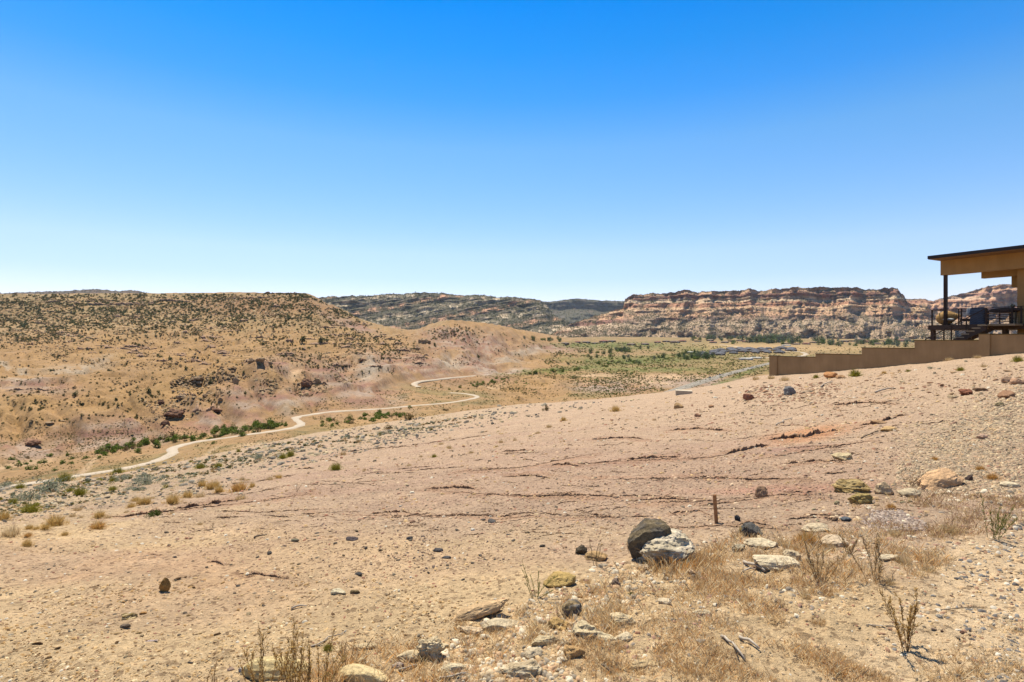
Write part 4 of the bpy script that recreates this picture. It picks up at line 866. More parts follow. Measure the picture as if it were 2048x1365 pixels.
def xf(part, loc=(0, 0, 0), s=1.0, rz=0):
    v, f, c = part; ca, sa = math.cos(rz), math.sin(rz)
    v = v*s; v = np.stack([v[:, 0]*ca-v[:, 1]*sa, v[:, 0]*sa+v[:, 1]*ca, v[:, 2]], -1)+np.array(loc); return v, f, c
def stems(n, L, rad, lean, col, seed=0, twigs=6, leaf=None, leafn=0, leafc=None, up=1.0, r_base=.01):
    """weed: thin upright branching stems as triangular tubes, with small seed or leaf scales along them"""
    r_ = np.random.default_rng(seed); Vs, Fs, Cs = [], [], []; o = 0; lv = []
    def seg(p, q, a, b):
        nonlocal o
        d = q-p; d = d/np.linalg.norm(d); s = np.cross(d, [.3, 1, .2]); s /= np.linalg.norm(s); t = np.cross(d, s)
        ring = [s*math.cos(k*2.094)+t*math.sin(k*2.094) for k in range(3)]
        Vs.append(np.array([p+x*a for x in ring]+[q+x*b for x in ring])); Fs.append(np.array([(0, 1, 4), (0, 4, 3), (1, 2, 5), (1, 5, 4), (2, 0, 3), (2, 3, 5)])+o); o += 6
        Cs.append(np.tile(col*r_.uniform(.85, 1.15), (6, 1)))
    for i in range(n):
        a = r_.uniform(0, 6.283); d = np.array([math.cos(a)*lean*r_.random(), math.sin(a)*lean*r_.random(), up]); d /= np.linalg.norm(d)
        p = np.array([math.cos(a), math.sin(a), 0])*r_base*r_.random(); l = L*r_.uniform(.55, 1); k = 5
        for s in range(k):
            q = p+d*l/k; seg(p, q, rad*(1-s/k*.6), rad*(1-(s+1)/k*.6)); lv.append((p, q))
            if s > 0:
                for _ in range(twigs//3+1):
                    e = d+r_.normal(0, .42, 3); e[2] = abs(e[2])*.9+.25; e /= np.linalg.norm(e); b = p+(q-p)*r_.random(); tl = l*r_.uniform(.1, .28)*(1-s/k*.5)
                    m_ = b+e*tl*.5; e2 = e+np.array([0, 0, .6]); e2 /= np.linalg.norm(e2); tt = m_+e2*tl*.5
                    seg(b, m_, rad*.5, rad*.4); seg(m_, tt, rad*.4, rad*.2); lv += [(b, m_), (m_, tt)]
            d = d+r_.normal(0, .09, 3); d[2] = max(d[2], .3); d /= np.linalg.norm(d); p = q
    out = [(np.concatenate(Vs), np.concatenate(Fs), np.concatenate(Cs))]
    if leafn:
        idx = r_.integers(0, len(lv), leafn); A = np.array([lv[i][0] for i in idx]); B = np.array([lv[i][1] for i in idx]); P = A+(B-A)*r_.random((leafn, 1))
        t = r_.normal(size=(leafn, 3)); t[:, 2] = np.abs(t[:, 2]); t /= np.linalg.norm(t, axis=1)[:, None]; u = np.cross(t, r_.normal(size=(leafn, 3))); u /= np.linalg.norm(u, axis=1)[:, None]
        s = leaf*r_.uniform(.5, 1.3, leafn)[:, None]; V = np.stack([P-u*s*.3, P+t*s*1.6, P+u*s*.3], 1)
        lc = np.array(leafc)[r_.integers(0, len(leafc), leafn)]*r_.uniform(.8, 1.2, (leafn, 1))
        out.append((V.reshape(-1, 3), np.arange(leafn*3).reshape(-1, 3), np.repeat(lc, 3, 0)))
    return out
GOLD = [C(244, 206, 130), C(232, 188, 108), C(250, 220, 158), C(216, 172, 100)]
STRAW = [C(240, 210, 160), C(226, 192, 140), C(206, 170, 124), C(250, 228, 186)]
RUSTG = [C(226, 168, 98), C(206, 146, 84), C(236, 184, 118)]
YGR = [C(176, 168, 56), C(150, 150, 50), C(196, 184, 80)]
SAGE = [C(178, 184, 154), C(150, 158, 130), C(200, 200, 172)]
GRN = [C(96, 112, 44), C(76, 94, 38), C(120, 132, 60)]
OLV = [C(128, 124, 70), C(108, 108, 62), C(150, 140, 84)]
def plant_obj(name, px, py, parts, label, cat, wpx, unit, group=None):
    """parts: [(part name, (V,F,C), material)]; unit = width in metres of the model, scaled to wpx pixels"""
    p = hit(px, py); s = wpx/F*p[1]/unit; e = empty(name, p-np.array([0, 0, .01*s]), rng.uniform(0, 6.28), s)
    for nm, (v, f, c), mt in parts: mk(nm, v, f, mt, e, col=np.clip(c, .01, .85))
    return tag(e, label, cat, group)
def tuft(cols, n=420, h=.55, sp=1.0, lean=.9, wid=.011, seed=0): return joinm([blades(n, h, sp, lean, wid, cols, seed=seed, base_r=.24, h0=.15), blades(n//5, h*1.35, sp, lean*.5, wid*.8, cols, seed=seed+1, base_r=.15, h0=.5), blades(n//2, h*.55, sp, 1.6, wid, cols, seed=seed+2, base_r=.5, h0=.1)])
def shrub(cols, seed, h=.6, n=900, sz=.022): return leafball(n, .55, h, sz, cols, seed, clumps=14)
def woody(seed, col=C(120, 98, 78), n=14, L=.5): return stems(n, L, .008, .9, col, seed)[0]
PL = [ # px, py, width px, kind, label
 (345, 1006, 36, 'gold', 'golden grass clump above the green mat on the left crack'), (478, 982, 44, 'goldrust', 'large orange brown grass clump near top of the clay slope'), (482, 1000, 34, 'straw', 'straw coloured tuft in front of the large orange brown clump'),
 (672, 940, 30, 'yelgreen', 'olive yellow round shrub at top of the clay slope'), (594, 984, 26, 'weed', 'thin brown dead weed right of the grass clumps'), (60, 1026, 44, 'yelgreen', 'yellow green rabbitbrush at left of the rocky flank'),
 (6, 1040, 34, 'gold', 'golden bush cut by the left border'), (110, 1052, 46, 'gold', 'spreading golden grass on the left clay edge'), (20, 1072, 52, 'straw', 'straw grass mound low on the left border'), (56, 1074, 20, 'goldrust', 'small golden tuft beside the straw mound'),
 (310, 1034, 38, 'greenmat', 'bright green mat plant on the crack edge'), (130, 962, 34, 'yelgreen', 'yellow shrub beside the dirt road at left'), (100, 985, 84, 'sage', 'wide grey green sagebrush near the left border'), (60, 1000, 56, 'sage', 'lower grey sagebrush left of the wide one'),
 (160, 990, 32, 'yelgreen', 'tall yellow green bush right of the sagebrush'), (235, 948, 28, 'yelgreen', 'yellow topped bush on the road edge'), (245, 962, 34, 'sage', 'pale grey bush under the yellow topped bush'), (290, 968, 60, 'sage', 'dry grey brush mound mid left'),
 (8, 975, 36, 'sage', 'grey brush at the road end on the left border'), (40, 978, 24, 'yelgreen', 'small yellow green shrub near the road end'), (440, 985, 18, 'goldrust', 'little orange shrub left of the large clump'), (375, 995, 26, 'gold', 'pale gold tuft right of the golden clump'),
 (400, 995, 30, 'straw', 'thin straw tuft between two gold clumps'), (280, 1010, 22, 'gold', 'small gold tuft above the crack'), (262, 1016, 20, 'gold', 'tiny gold tuft at the crack end'), (195, 1058, 38, 'goldrust', 'rusty low tuft below the crack'),
 (155, 1022, 26, 'straw', 'pale tuft in shards of the rocky flank'), (500, 1022, 12, 'weed', 'lone upright brown sprig on the clay'), (400, 1050, 18, 'straw', 'faint straw sprig on the clay'), (425, 1055, 26, 'weed', 'small grey brown weed on the clay'),
 (936, 890, 12, 'weed', 'small golden sprig at the rim of the slope'), (868, 915, 14, 'yelgreen', 'small green sprig on the clay'), (670, 968, 10, 'sage', 'tiny grey sprig below the olive yellow shrub'), (540, 960, 20, 'straw', 'pale straw clump below the rocky flank'),
 (1231, 823, 24, 'gold', 'bright blond grass bush on the crest'), (1127, 842, 16, 'gold', 'small blond tuft left of the crest bush'), (1098, 855, 18, 'straw', 'pale tuft further left along the crest'), (1076, 868, 16, 'straw', 'faint pale tuft below the crest'),
 (1711, 753, 30, 'yelgreen', 'olive yellow dome shrub against the retaining wall'), (1632, 757, 16, 'yelgreen', 'small yellow tuft left of the squared orange rock'), (2036, 724, 26, 'yelgreen', 'bright yellow green bush on the right border by the wall'),
 (1921, 742, 18, 'yelgreen', 'pale green tuft upslope of the wall'), (1862, 738, 16, 'sage', 'grey green tuft left of the pale green tuft'), (1768, 748, 12, 'gold', 'tall blond grass wisps before the wall'), (1816, 744, 10, 'yelgreen', 'tiny yellow tuft before the wall'),
 (1570, 762, 26, 'straw', 'pale grass by the wall pillar'), (1542, 758, 22, 'straw', 'pale grass at the wall end'), (1512, 760, 22, 'straw', 'pale grass left of the wall end'), (1898, 722, 22, 'straw', 'dry grass fringe along the wall foot, left clump'),
 (1925, 718, 16, 'straw', 'dry grass fringe along the wall foot, middle clump'), (1955, 717, 20, 'straw', 'dry grass fringe along the wall foot, right clump'), (1800, 746, 12, 'straw', 'small pale tuft between shrubs by the wall'), (1968, 735, 20, 'straw', 'short dry grass right of the pale green tuft'),
 (1782, 1016, 22, 'goldrust', 'rust orange grass ball below the peach boulder'), (1985, 958, 28, 'goldrust', 'rust orange moss like tuft on the gravel bank'), (1960, 940, 22, 'goldrust', 'orange tuft upper in the gravel bank'), (1870, 920, 16, 'goldrust', 'small orange tuft left in the gravel bank'),
 (1615, 1088, 60, 'goldrust', 'wide golden brush behind the pale low outcrop'), (1345, 1130, 120, 'rustgrass', 'orange dry grass growing under the cream boulder'), (1415, 1128, 80, 'rustgrass', 'orange dry grass spreading right of the cream boulder'),
 (1260, 1186, 40, 'weed', 'grey brown dead bush below the large dark boulder'), (1262, 1190, 18, 'greenmat', 'tiny green sprig below the grey brown dead bush'), (1240, 1162, 20, 'rustgrass', 'orange tuft in the rubble'),
 (1170, 1165, 26, 'rustgrass', 'orange tuft right of the yellow slab'), (1488, 1200, 34, 'rustgrass', 'orange moss like tuft in front of the tall weeds'), (655, 1300, 26, 'yelgreen', 'small green yellow grass spray on yellow sandstone'),
 (1130, 1330, 22, 'rustgrass', 'tiny orange tuft by the brown orange lump'), (925, 1245, 34, 'rustgrass', 'orange tuft under the long orange slab'),
]
def kind_parts(kind, seed):
    if kind == 'gold': return [('blades', tuft(GOLD, 520, .62, seed=seed), M_grass)]
    if kind == 'goldrust': return [('blades', tuft(RUSTG+GOLD[:2], 560, .5, lean=1.1, seed=seed), M_grass)]
    if kind == 'straw': return [('blades', tuft(STRAW, 300, .45, lean=1.2, seed=seed), M_grass)]
    if kind == 'rustgrass': return [('blades', blades(520, .36, 1.0, .8, .009, RUSTG+STRAW, seed=seed, base_r=.42, h0=.1), M_grass)]
    if kind == 'yelgreen': return [('foliage', joinm([shrub(YGR, seed, .5), tuft(YGR, 260, .6, lean=.8, seed=seed)]), M_leaf), ('stem', woody(seed), M_stem)]
    if kind == 'sage': return [('foliage', shrub(SAGE, seed, .4, 1100, .02), M_leaf), ('stem', woody(seed, n=7, L=.35), M_stem)]
    if kind == 'greenmat': return [('foliage', shrub(GRN, seed, .35, 1100, .025), M_leaf)]
    s = stems(9, .75, .006, .9, C(150, 118, 84), seed, leaf=.012, leafn=260, leafc=STRAW)
    return [('stem', s[0], M_stem), ('seed_scales', s[1], M_grass)]
NAMEK = {'gold': ('grass_clump', 'grass'), 'goldrust': ('grass_clump', 'grass'), 'straw': ('grass_clump', 'grass'), 'rustgrass': ('grass_clump', 'grass'), 'yelgreen': ('shrub', 'shrub'), 'sage': ('sagebrush', 'shrub'), 'greenmat': ('mat_plant', 'plant'), 'weed': ('dry_weed', 'weed')}
for k, (px, py, w_, kd, lb) in enumerate(PL):
    nm, ct = NAMEK[kd]; plant_obj(nm, px, py, kind_parts(kd, 900+k), lb, ct, w_, 1.0)
TUFTC = {}
# further small tufts along the left flank and the crest
for kd, n_, poly, a_, b_, lb, gr in [('gold', 14, [(0, 1060), (250, 1000), (560, 930), (560, 960), (300, 1030), (40, 1100)], 12, 28, 'small golden tuft on the left clay edge', 'small golden tufts on the left clay edge'),
   ('yelgreen', 16, [(0, 1000), (250, 950), (600, 880), (600, 910), (300, 985), (0, 1040)], 10, 24, 'yellow green shrub among grey shards', 'yellow green shrubs among grey shards'), ('sage', 12, [(0, 990), (300, 950), (700, 860), (900, 840), (700, 890), (300, 990)], 12, 30, 'grey brush among grey shards', 'grey brush among grey shards'),
   ('straw', 22, [(100, 1040), (600, 920), (1000, 860), (1250, 830), (1100, 880), (600, 980), (300, 1060)], 8, 20, 'thin straw tuft on the open clay', 'thin straw tufts on the open clay'), ('rustgrass', 16, [(1200, 1200), (1500, 1100), (1900, 1060), (1850, 1140), (1500, 1340), (1250, 1340)], 20, 44, 'low orange grass tuft on the bench', 'low orange grass tufts on the bench'),
   ('straw', 14, [(1560, 1090), (1900, 1060), (1980, 1040), (1880, 1160), (1600, 1200)], 24, 50, 'dry straw tuft among tall weeds', 'dry straw tufts among tall weeds')]:
    for k, (px, py) in enumerate(sample_poly(poly, n_)):
        nm, ct = NAMEK[kd]; key = (kd, k % 4)
        if key not in TUFTC: TUFTC[key] = [(pn_, mk(pn_, v_, f_, m_, col=np.clip(c_, .01, .85), data_only=True)) for pn_, (v_, f_, c_), m_ in kind_parts(kd, 1300+k+n_*20)]
        p = hit(px, py); s_ = rng.uniform(a_, b_)/F*p[1]; e = empty(nm, p-np.array([0, 0, .01*s_]), rng.uniform(0, 6.28), (s_, s_, s_*rng.uniform(.7, 1.25)))
        for pn_, me_ in TUFTC[key]: o = bpy.data.objects.new(pn_, me_); COL.objects.link(o); o.parent = e
        tag(e, lb, ct, gr)
# tall weeds of the foreground
def weed(px, py, hpx, n, L, lean, col, leafc, leaf, leafn, label, seed, twigs=6, rad=.0022, r_base=.05, group=None):
    p = hit(px, py); s = hpx/F*p[1]/.42; st_ = stems(n, .42, rad/s*1.0, lean, col, seed, twigs=twigs, leaf=leaf*1.25, leafn=int(leafn*1.3), leafc=leafc, r_base=r_base)
    e = empty('dry_weed', p, 0, s); mk('stem', *st_[0][:2], M_grass, e, col=st_[0][2]); mk('seed_scales', *st_[1][:2], M_grass, e, col=st_[1][2])
    return tag(e, label, 'weed', group)
WB = C(216, 172, 118)
weed(1642, 1166, 100, 9, .4, .9, WB, STRAW, .007, 1500, 'tall tan dry weed with fanned stems behind the pale outcrop', 31, twigs=9)
weed(1748, 1166, 112, 6, .4, .5, WB, STRAW, .007, 1300, 'tall narrow dry weed right of the fanned one', 32, twigs=9)
weed(1815, 1304, 150, 8, .4, .55, C(206, 156, 100), GOLD, .006, 1700, 'tall brown dry weed alone on sandy ground lower right', 33, twigs=9)
weed(520, 1405, 150, 9, .4, .7, WB, GOLD, .006, 1300, 'golden dry weed at bottom left of the sandstone humps', 34, twigs=9)
weed(595, 1408, 165, 13, .4, .5, WB, GOLD, .006, 1900, 'thick golden dry weed at the bottom border', 35, twigs=9)
weed(632, 1402, 140, 9, .4, .7, WB, GOLD, .006, 1200, 'golden dry weed right of the thick one', 36, twigs=9)
weed(1985, 1076, 84, 8, .4, .8, C(150, 150, 80), [C(150, 156, 84), C(176, 170, 100)], .008, 900, 'green wispy weed on the sandy bench at right', 37)
weed(1072, 1196, 78, 7, .4, 1.3, C(160, 160, 84), [C(170, 172, 90), C(150, 156, 76)], .006, 700, 'yellow green wispy weed left of the ochre slab', 38)
weed(1190, 1130, 60, 3, .4, .4, C(150, 130, 90), [C(170, 160, 100)], .005, 200, 'thin sprig behind the tan rock', 39)
weed(1262, 1108, 34, 5, .4, .8, WB, STRAW, .01, 400, 'small seeded sprig before the large dark boulder', 40)
weed(1820, 975, 40, 7, .4, 1.0, C(140, 116, 90), STRAW, .008, 500, 'grey twiggy weed left of the peach boulder', 41)
weed(1700, 1110, 46, 8, .4, 1.1, C(170, 136, 96), STRAW, .008, 700, 'low dry weed between the two tall ones', 42)
weed(695, 1330, 60, 5, .4, .8, WB, STRAW, .006, 500, 'thin dry weed over the buff hump', 43)
weed(418, 1385, 60, 3, .4, .6, WB, STRAW, .006, 300, 'single thin dry weed near the bottom left', 44)
# dry grass carpet of the bench: patches
def carpet(name, label, polys, seed=0):
    out = []
    for (poly, n, hp, cs, dens_) in polys:
        nc_ = max(n//26, 10); q = sample_poly(poly, nc_); P = np.repeat(hits(q[:, 0], q[:, 1]), 26, 0); n = len(P); P[:, :2] += rng.normal(0, 1, (n, 2))*(P[:, 1]*.0075*rng.uniform(.4, 1.5, (n//26, 1)).repeat(26, 0).ravel())[:, None]; P[:, 2] = zat(P[:, 0], P[:, 1])
        k = fbm(P[:, 0]*dens_+3, P[:, 1]*dens_, 3, 140+seed)+rng.uniform(-.3, .3, n) > .08; P = P[k]; n = len(P)
        h = hp*.55/F*P[:, 1]*rng.uniform(.25, 1.1, n)*(1+.8*(rng.random(n) > .93)); a = rng.uniform(0, 6.283, n); ln = h*rng.uniform(0, 1.1, n); d = np.stack([np.cos(a)*ln, np.sin(a)*ln, h], -1)
        t = rng.uniform(0, 6.283, n); s = np.stack([np.cos(t), np.sin(t), np.zeros(n)], -1)*(.0010+.00010*P[:, 1])[:, None]
        V = np.stack([P-s, P+s, P+d*.55+s*.7+np.array([0, 0, .1])*h[:, None], P+d], 1); Fc = np.array([(0, 1, 2), (0, 2, 3)])
        c = np.array(cs)[rng.integers(0, len(cs), n)]*rng.uniform(1.0, 1.7, (n, 1)); out.append((V.reshape(-1, 3), (Fc[None]+(np.arange(n)*4)[:, None, None]).reshape(-1, 3), np.repeat(c, 4, 0)))
    v, f, c = joinm(out); return tag(mk(name, v, f, M_grass, col=np.clip(c, 0, .85)), label, None, None, 'stuff')
carpet('dry_grass', 'short tan and orange dry grass over the rocky bench', [
 ([(780, 1365), (900, 1270), (1100, 1210), (1300, 1130), (1500, 1100), (1600, 1160), (1560, 1250), (1700, 1365)], 42000, 26, STRAW*4+[C(206, 186, 156), C(176, 156, 128)]+RUSTG, 2.6),
 ([(1260, 1150), (1420, 1100), (1500, 1060), (1640, 1060), (1800, 1070), (1900, 1120), (1800, 1180), (1620, 1190), (1400, 1200)], 30000, 26, STRAW*4+[C(206, 186, 156), C(176, 156, 128)]+RUSTG, 2.6),
 ([(1700, 1010), (1900, 980), (2048, 1000), (2048, 1060), (1860, 1090), (1740, 1070)], 9000, 20, [C(196, 158, 122), C(170, 130, 100), C(206, 176, 120)], 1.8),
 ([(600, 1365), (680, 1300), (760, 1270), (860, 1300), (900, 1365)], 9000, 34, STRAW+RUSTG[:1], 2.0),
 ([(1050, 1290), (1080, 1220), (1240, 1220), (1300, 1290), (1200, 1300)], 9000, 34, STRAW, 2.2),
 ([(1500, 1365), (1600, 1280), (1800, 1365)], 6000, 22, STRAW*4+[C(206, 186, 156), C(176, 156, 128)]+RUSTG, 2.6),
 ([(1820, 1365), (1840, 1300), (2048, 1250), (2048, 1365)], 3000, 26, STRAW, 2.5)])
carpet('sparse_grass', 'sparse dry grass blades on the slope and flank', [
 ([(0, 1080), (250, 1010), (600, 900), (900, 850), (900, 830), (0, 960)], 14000, 9, STRAW+YGR[:1], .35),
 ([(500, 1080), (1000, 900), (1300, 820), (600, 900)], 3000, 8, STRAW, .6)], 3)

# ------------------------------------------------------------------ scrub, bushes and trees on hills and valley floor
def variants(fn, n): return [fn(k) for k in range(n)]
JUN = [C(112, 116, 68), C(96, 102, 60), C(132, 128, 82)]; SCR = [C(146, 126, 80), C(122, 112, 70), C(166, 140, 94)]
BRT = [C(130, 148, 58), C(108, 128, 50), C(154, 164, 76)]; COT = [C(112, 136, 70), C(94, 120, 62), C(140, 152, 96)]; SILV = [C(140, 152, 124), C(120, 134, 106)]
def vmesh(nm, part, mt): return mk(nm, part[0], part[1], mt, col=np.clip(part[2], .01, .8), data_only=True)
def trunk_part(h, rad, seed, col=C(110, 88, 70), nb=4):
    b = MB(); b.tube([(0, 0, -.1), (.02, 0, h*.5), (.0, .02, h)], [rad, rad*.8, rad*.5], 5); r_ = np.random.default_rng(seed)
    for k in range(nb):
        a = r_.uniform(0, 6.28); b.tube([(0, 0, h*.5), (math.cos(a)*h*.35, math.sin(a)*h*.35, h*r_.uniform(.9, 1.2))], [rad*.5, rad*.2], 4)
    V = np.array(b.v); Q = []
    for f in b.f:
        for i in range(1, len(f)-1): Q.append((f[0], f[i], f[i+1]))
    return V, np.array(Q), np.tile(col, (len(V), 1))
VAR = {
 'juniper': [(vmesh('crown', leafball(170, .62, 1.0, .10, JUN, 10+k, clumps=8), M_leaf), vmesh('trunk', trunk_part(.5, .06, k), M_stem)) for k in range(5)],
 'bush': [(vmesh('foliage', leafball(190, .62, .8, .085, BRT, 30+k, clumps=8), M_leaf), vmesh('stem', trunk_part(.4, .03, k), M_stem)) for k in range(5)],
 'scrub': [(vmesh('foliage', leafball(150, .62, .65, .08, SCR, 50+k, clumps=7), M_leaf), vmesh('stem', trunk_part(.3, .03, k), M_stem)) for k in range(4)],
 'cottonwood': [(vmesh('crown', leafball(260, .6, 1.15, .07, COT if k % 3 else SILV, 70+k, clumps=12), M_leaf), vmesh('trunk', trunk_part(.8, .07, k), M_stem)) for k in range(6)]}
def put(kind, nm, px, py, wpx, label, cat, group, parts=('crown', 'trunk')):
    p = hit(px, py); s = wpx/F*p[1]/1.25; e = empty(nm, p-np.array([0, 0, .08*s]), rng.uniform(0, 6.28), (s, s, s*rng.uniform(.8, 1.15)))
    cm, tm = VAR[kind][int(rng.integers(len(VAR[kind])))]
    o = bpy.data.objects.new(cm.name.split('.')[0], cm); COL.objects.link(o); o.parent = e
    o = bpy.data.objects.new(tm.name.split('.')[0], tm); COL.objects.link(o); o.parent = e
    return tag(e, label, cat, group)
# hand-placed ones that stand out on the left hill
for px, py, w_, lb in [(394, 758, 14, 'round juniper beside the flat boulders on the spur'), (423, 766, 14, 'round juniper right of the flat boulders on the spur'), (297, 786, 16, 'dark juniper alone on the tan spur'), (152, 792, 16, 'dark juniper low on the left spur'),
   (219, 743, 10, 'dark shrub at the edge of the white wash'), (372, 738, 10, 'small juniper on the open tan bench'), (340, 720, 12, 'juniper right in a pair on the tan bench'), (320, 716, 12, 'juniper left in a pair on the tan bench'), (436, 723, 8, 'small round juniper at the crest of the bench'),
   (614, 727, 9, 'juniper by the footpath on the ridge'), (277, 693, 12, 'dark juniper mid slope above the bench'), (956, 716, 10, 'round juniper on the low tan saddle'), (1136, 730, 10, 'dark juniper left of the green wash'), (605, 683, 20, 'dark juniper thicket on the orange bench'),
   (640, 684, 18, 'second juniper thicket on the orange bench'), (655, 684, 12, 'third juniper on the orange bench'), (870, 692, 10, 'juniper on the flank of the round hill')]:
    put('juniper', 'juniper', px, py, w_, lb, 'tree', None)
# scattered junipers (individuals), weighted to the upper left slopes
def jun_pts(n):
    out = []
    while len(out) < n:
        q = rng.uniform([-20, 588], [1060, 850], (9000, 2)); x, y = q.T
        d = .05+.95*(1-ss(640, 690, y+.06*(x-300)))*.9; d = d*(.35+1.1*ss(-.1, .3, fbm(x/45, y/14, 3, 150)))
        d = np.maximum(d, .5*blob(740, 690, 110, 25, 12, x, y)); d = np.maximum(d, .25*blob(600, 710, 120, 20, 20, x, y)); d = np.maximum(d, .3*blob(900, 665, 70, 14, 0, x, y)); d = d*(1-.8*(x > 800)*(y > 700))
        sky_ = np.interp(x, [0, 560, 610, 640, 750, 830, 860, 900, 980, 1060], [589.5, 588.5, 589.5, 601, 653, 674, 660, 648, 657, 684])
        k = (rng.random(len(q)) < d) & (y > sky_) & (y < np.interp(x, [0, 400, 600, 880, 1060], [860, 830, 790, 730, 720])); out += list(map(tuple, q[k]))
    return np.array(out[:n])
jp = jun_pts(7200); jp = jp[np.argsort(-jp[:, 1])]
HJ = hits(jp[:, 0], jp[:, 1])
for k in range(190):
    put('juniper' if k % 3 else 'scrub', 'juniper' if k % 3 else 'scrub_bush', jp[k, 0], jp[k, 1], rng.uniform(4.5, 9), ['small brown scrub bush on the tan left hill', 'small dark juniper on the lower left hill'][1 if k % 3 else 0], 'bush' if k % 3 == 0 else 'tree', 'scattered scrub bushes on the left hill' if k % 3 == 0 else 'scattered junipers on the lower left hill')
def mass(name, label, P, size, cols, mat=M_leaf, zs=1.0, nface=14, seed=0):
    """many small leafy clumps as one mesh; P (n,3), size (n,) half widths in metres"""
    out = []; r_ = np.random.default_rng(seed); n = len(P)
    # each clump: a lumpy low dome of leaf faces
    d = r_.normal(size=(n, nface, 3)); d /= np.linalg.norm(d, axis=2)[..., None]; d[..., 2] = np.abs(d[..., 2]); rad = r_.uniform(.35, 1, (n, nface, 1))
    c = P[:, None]+d*rad*size[:, None, None]*np.array([1, 1, 1.25*zs]); t = r_.normal(size=(n, nface, 3)); t /= np.linalg.norm(t, axis=2)[..., None]; u = np.cross(t, r_.normal(size=(n, nface, 3))); u /= np.linalg.norm(u, axis=2)[..., None]
    s = size[:, None, None]*.5; V = np.stack([c-t*s, c+t*s*.6+u*s*.8, c+t*s*.5-u*s*.8], 2).reshape(-1, 3)
    cc_ = np.array(cols)[r_.integers(0, len(cols), n)]; cc_ = np.repeat(cc_, nface*3, 0)*np.repeat(r_.uniform(.8, 1.2, (n*nface, 1)), 3, 0)
    return tag(mk(name, V, np.arange(len(V)).reshape(-1, 3), mat, col=np.clip(cc_, .01, .8)), label, None, None, 'stuff')
P = HJ[190:]; sz = rng.uniform(2.2, 6.2, len(P))/F*P[:, 1]/2*1.0
mass('juniper_scrub', 'thick juniper scrub covering the upper left slopes', P, sz, JUN+SCR[:1], seed=3)
# fine brush on the valley floor and lower hills
q = sample_poly([(0, 870), (500, 850), (640, 800), (850, 765), (1100, 735), (1400, 700), (1840, 690), (1840, 720), (1540, 740), (1300, 800), (1000, 830), (600, 890), (0, 970)], 17000)
P = hits(q[:, 0], q[:, 1]); k = (P[:, 1] > 120) & (P[:, 1] < 3500) & (fbm(P[:, 0]/25, P[:, 1]/25, 3, 160)+rng.uniform(-.4, .3, len(P)) > 0); P = P[k]
trk_all = np.concatenate([t_[0] for t_ in TRK]); keep = np.ones(len(P), bool)
for t_ in trk_all[::2]: keep &= ((P[:, 0]-t_[0])**2+(P[:, 1]-t_[1])**2) > 36
P = P[keep]; sz = rng.uniform(1.5, 4.2, len(P))/F*P[:, 1]/2
mass('desert_brush', 'low olive brush speckling the valley floor', P, sz, OLV+SCR+[C(150, 146, 74)], zs=.7, nface=9, seed=4)
q = sample_poly([(1040, 690), (1200, 684), (1400, 690), (1560, 700), (1540, 745), (1300, 800), (1050, 790), (960, 770), (1100, 735)], 9000)
P = hits(q[:, 0], q[:, 1]); k = (P[:, 1] > 300) & (P[:, 1] < 3500) & (fbm(P[:, 0]/60, P[:, 1]/90, 4, 161)+rng.uniform(-.2, .2, len(P)) > .02); P = P[k]; keep = np.ones(len(P), bool)
for t_ in trk_all[::2]: keep &= ((P[:, 0]-t_[0])**2+(P[:, 1]-t_[1])**2) > 64
P = P[keep]; mass('desert_brush', 'dense olive brush in the middle of the valley', P, rng.uniform(2, 5.2, len(P))/F*P[:, 1]/2, OLV+BRT[:1], zs=.7, nface=9, seed=6)
q = sample_poly([(0, 1040), (250, 990), (600, 905), (900, 855), (1000, 826), (600, 882), (200, 957), (0, 990)], 1500); P = hits(q[:, 0], q[:, 1])
k = fbm(P[:, 0]*.3, P[:, 1]*.3, 3, 162) > -.05; P = P[k]; mass('flank_brush', 'small grey and straw coloured brush between the shards', P, rng.uniform(3, 9, len(P))/F*P[:, 1]/2, SAGE+STRAW+OLV, zs=.7, nface=22, seed=7)
q = sample_poly([(0, 660), (300, 680), (700, 700), (880, 720), (1050, 700), (1150, 720), (1000, 745), (800, 750), (600, 820), (300, 860), (0, 890)], 2600)
P = hits(q[:, 0], q[:, 1]); P = P[P[:, 1] > 150]; sz = rng.uniform(1.2, 2.8, len(P))/F*P[:, 1]/2
mass('desert_brush', 'tiny dry bushes dotting the tan hills', P, sz, SCR+OLV, zs=.7, nface=8, seed=5)
# green bushes along the wash
def line_pts(pl, n, jx, jy):
    pl = np.array(pl, float); t = np.sort(rng.uniform(0, len(pl)-1, n)); i = np.minimum(t.astype(int), len(pl)-2); f_ = t-i
    return pl[i]+(pl[i+1]-pl[i])*f_[:, None]+np.stack([rng.normal(0, jx, n), rng.normal(0, jy, n)], -1)
for (pl, n, jx, jy, wr, lb, gr) in [
  ([(200, 905), (260, 893), (300, 890), (360, 880), (420, 874), (470, 862), (520, 857), (560, 852)], 120, 8, 4.5, (12, 24), 'leafy green bush in the thicket along the wash', 'green bushes along the wash'),
  ([(635, 845), (700, 842), (760, 836), (800, 828)], 38, 8, 4, (10, 20), 'round green bush beside the lower bend of the dirt road', 'green bushes by the lower road bend'),
  ([(0, 932), (60, 925), (110, 918), (150, 915), (230, 905)], 18, 10, 8, (9, 18), 'olive bush scattered on the left valley floor', 'olive bushes on the left valley floor'),
  ([(895, 785), (930, 775), (980, 766), (1010, 760)], 26, 8, 3, (6, 13), 'green bush inside the dirt road hairpin', 'bushes inside the road hairpin'),
  ([(1060, 748), (1120, 741), (1180, 737), (1230, 727), (1300, 722)], 44, 10, 2.5, (5, 11), 'green bush along the far creek', 'green bushes along the far creek')]:
    for (px, py) in line_pts(pl, n, jx, jy): put('bush' if rng.random() < .75 else 'scrub', 'bush', px, py, rng.uniform(*wr), lb, 'bush', gr)
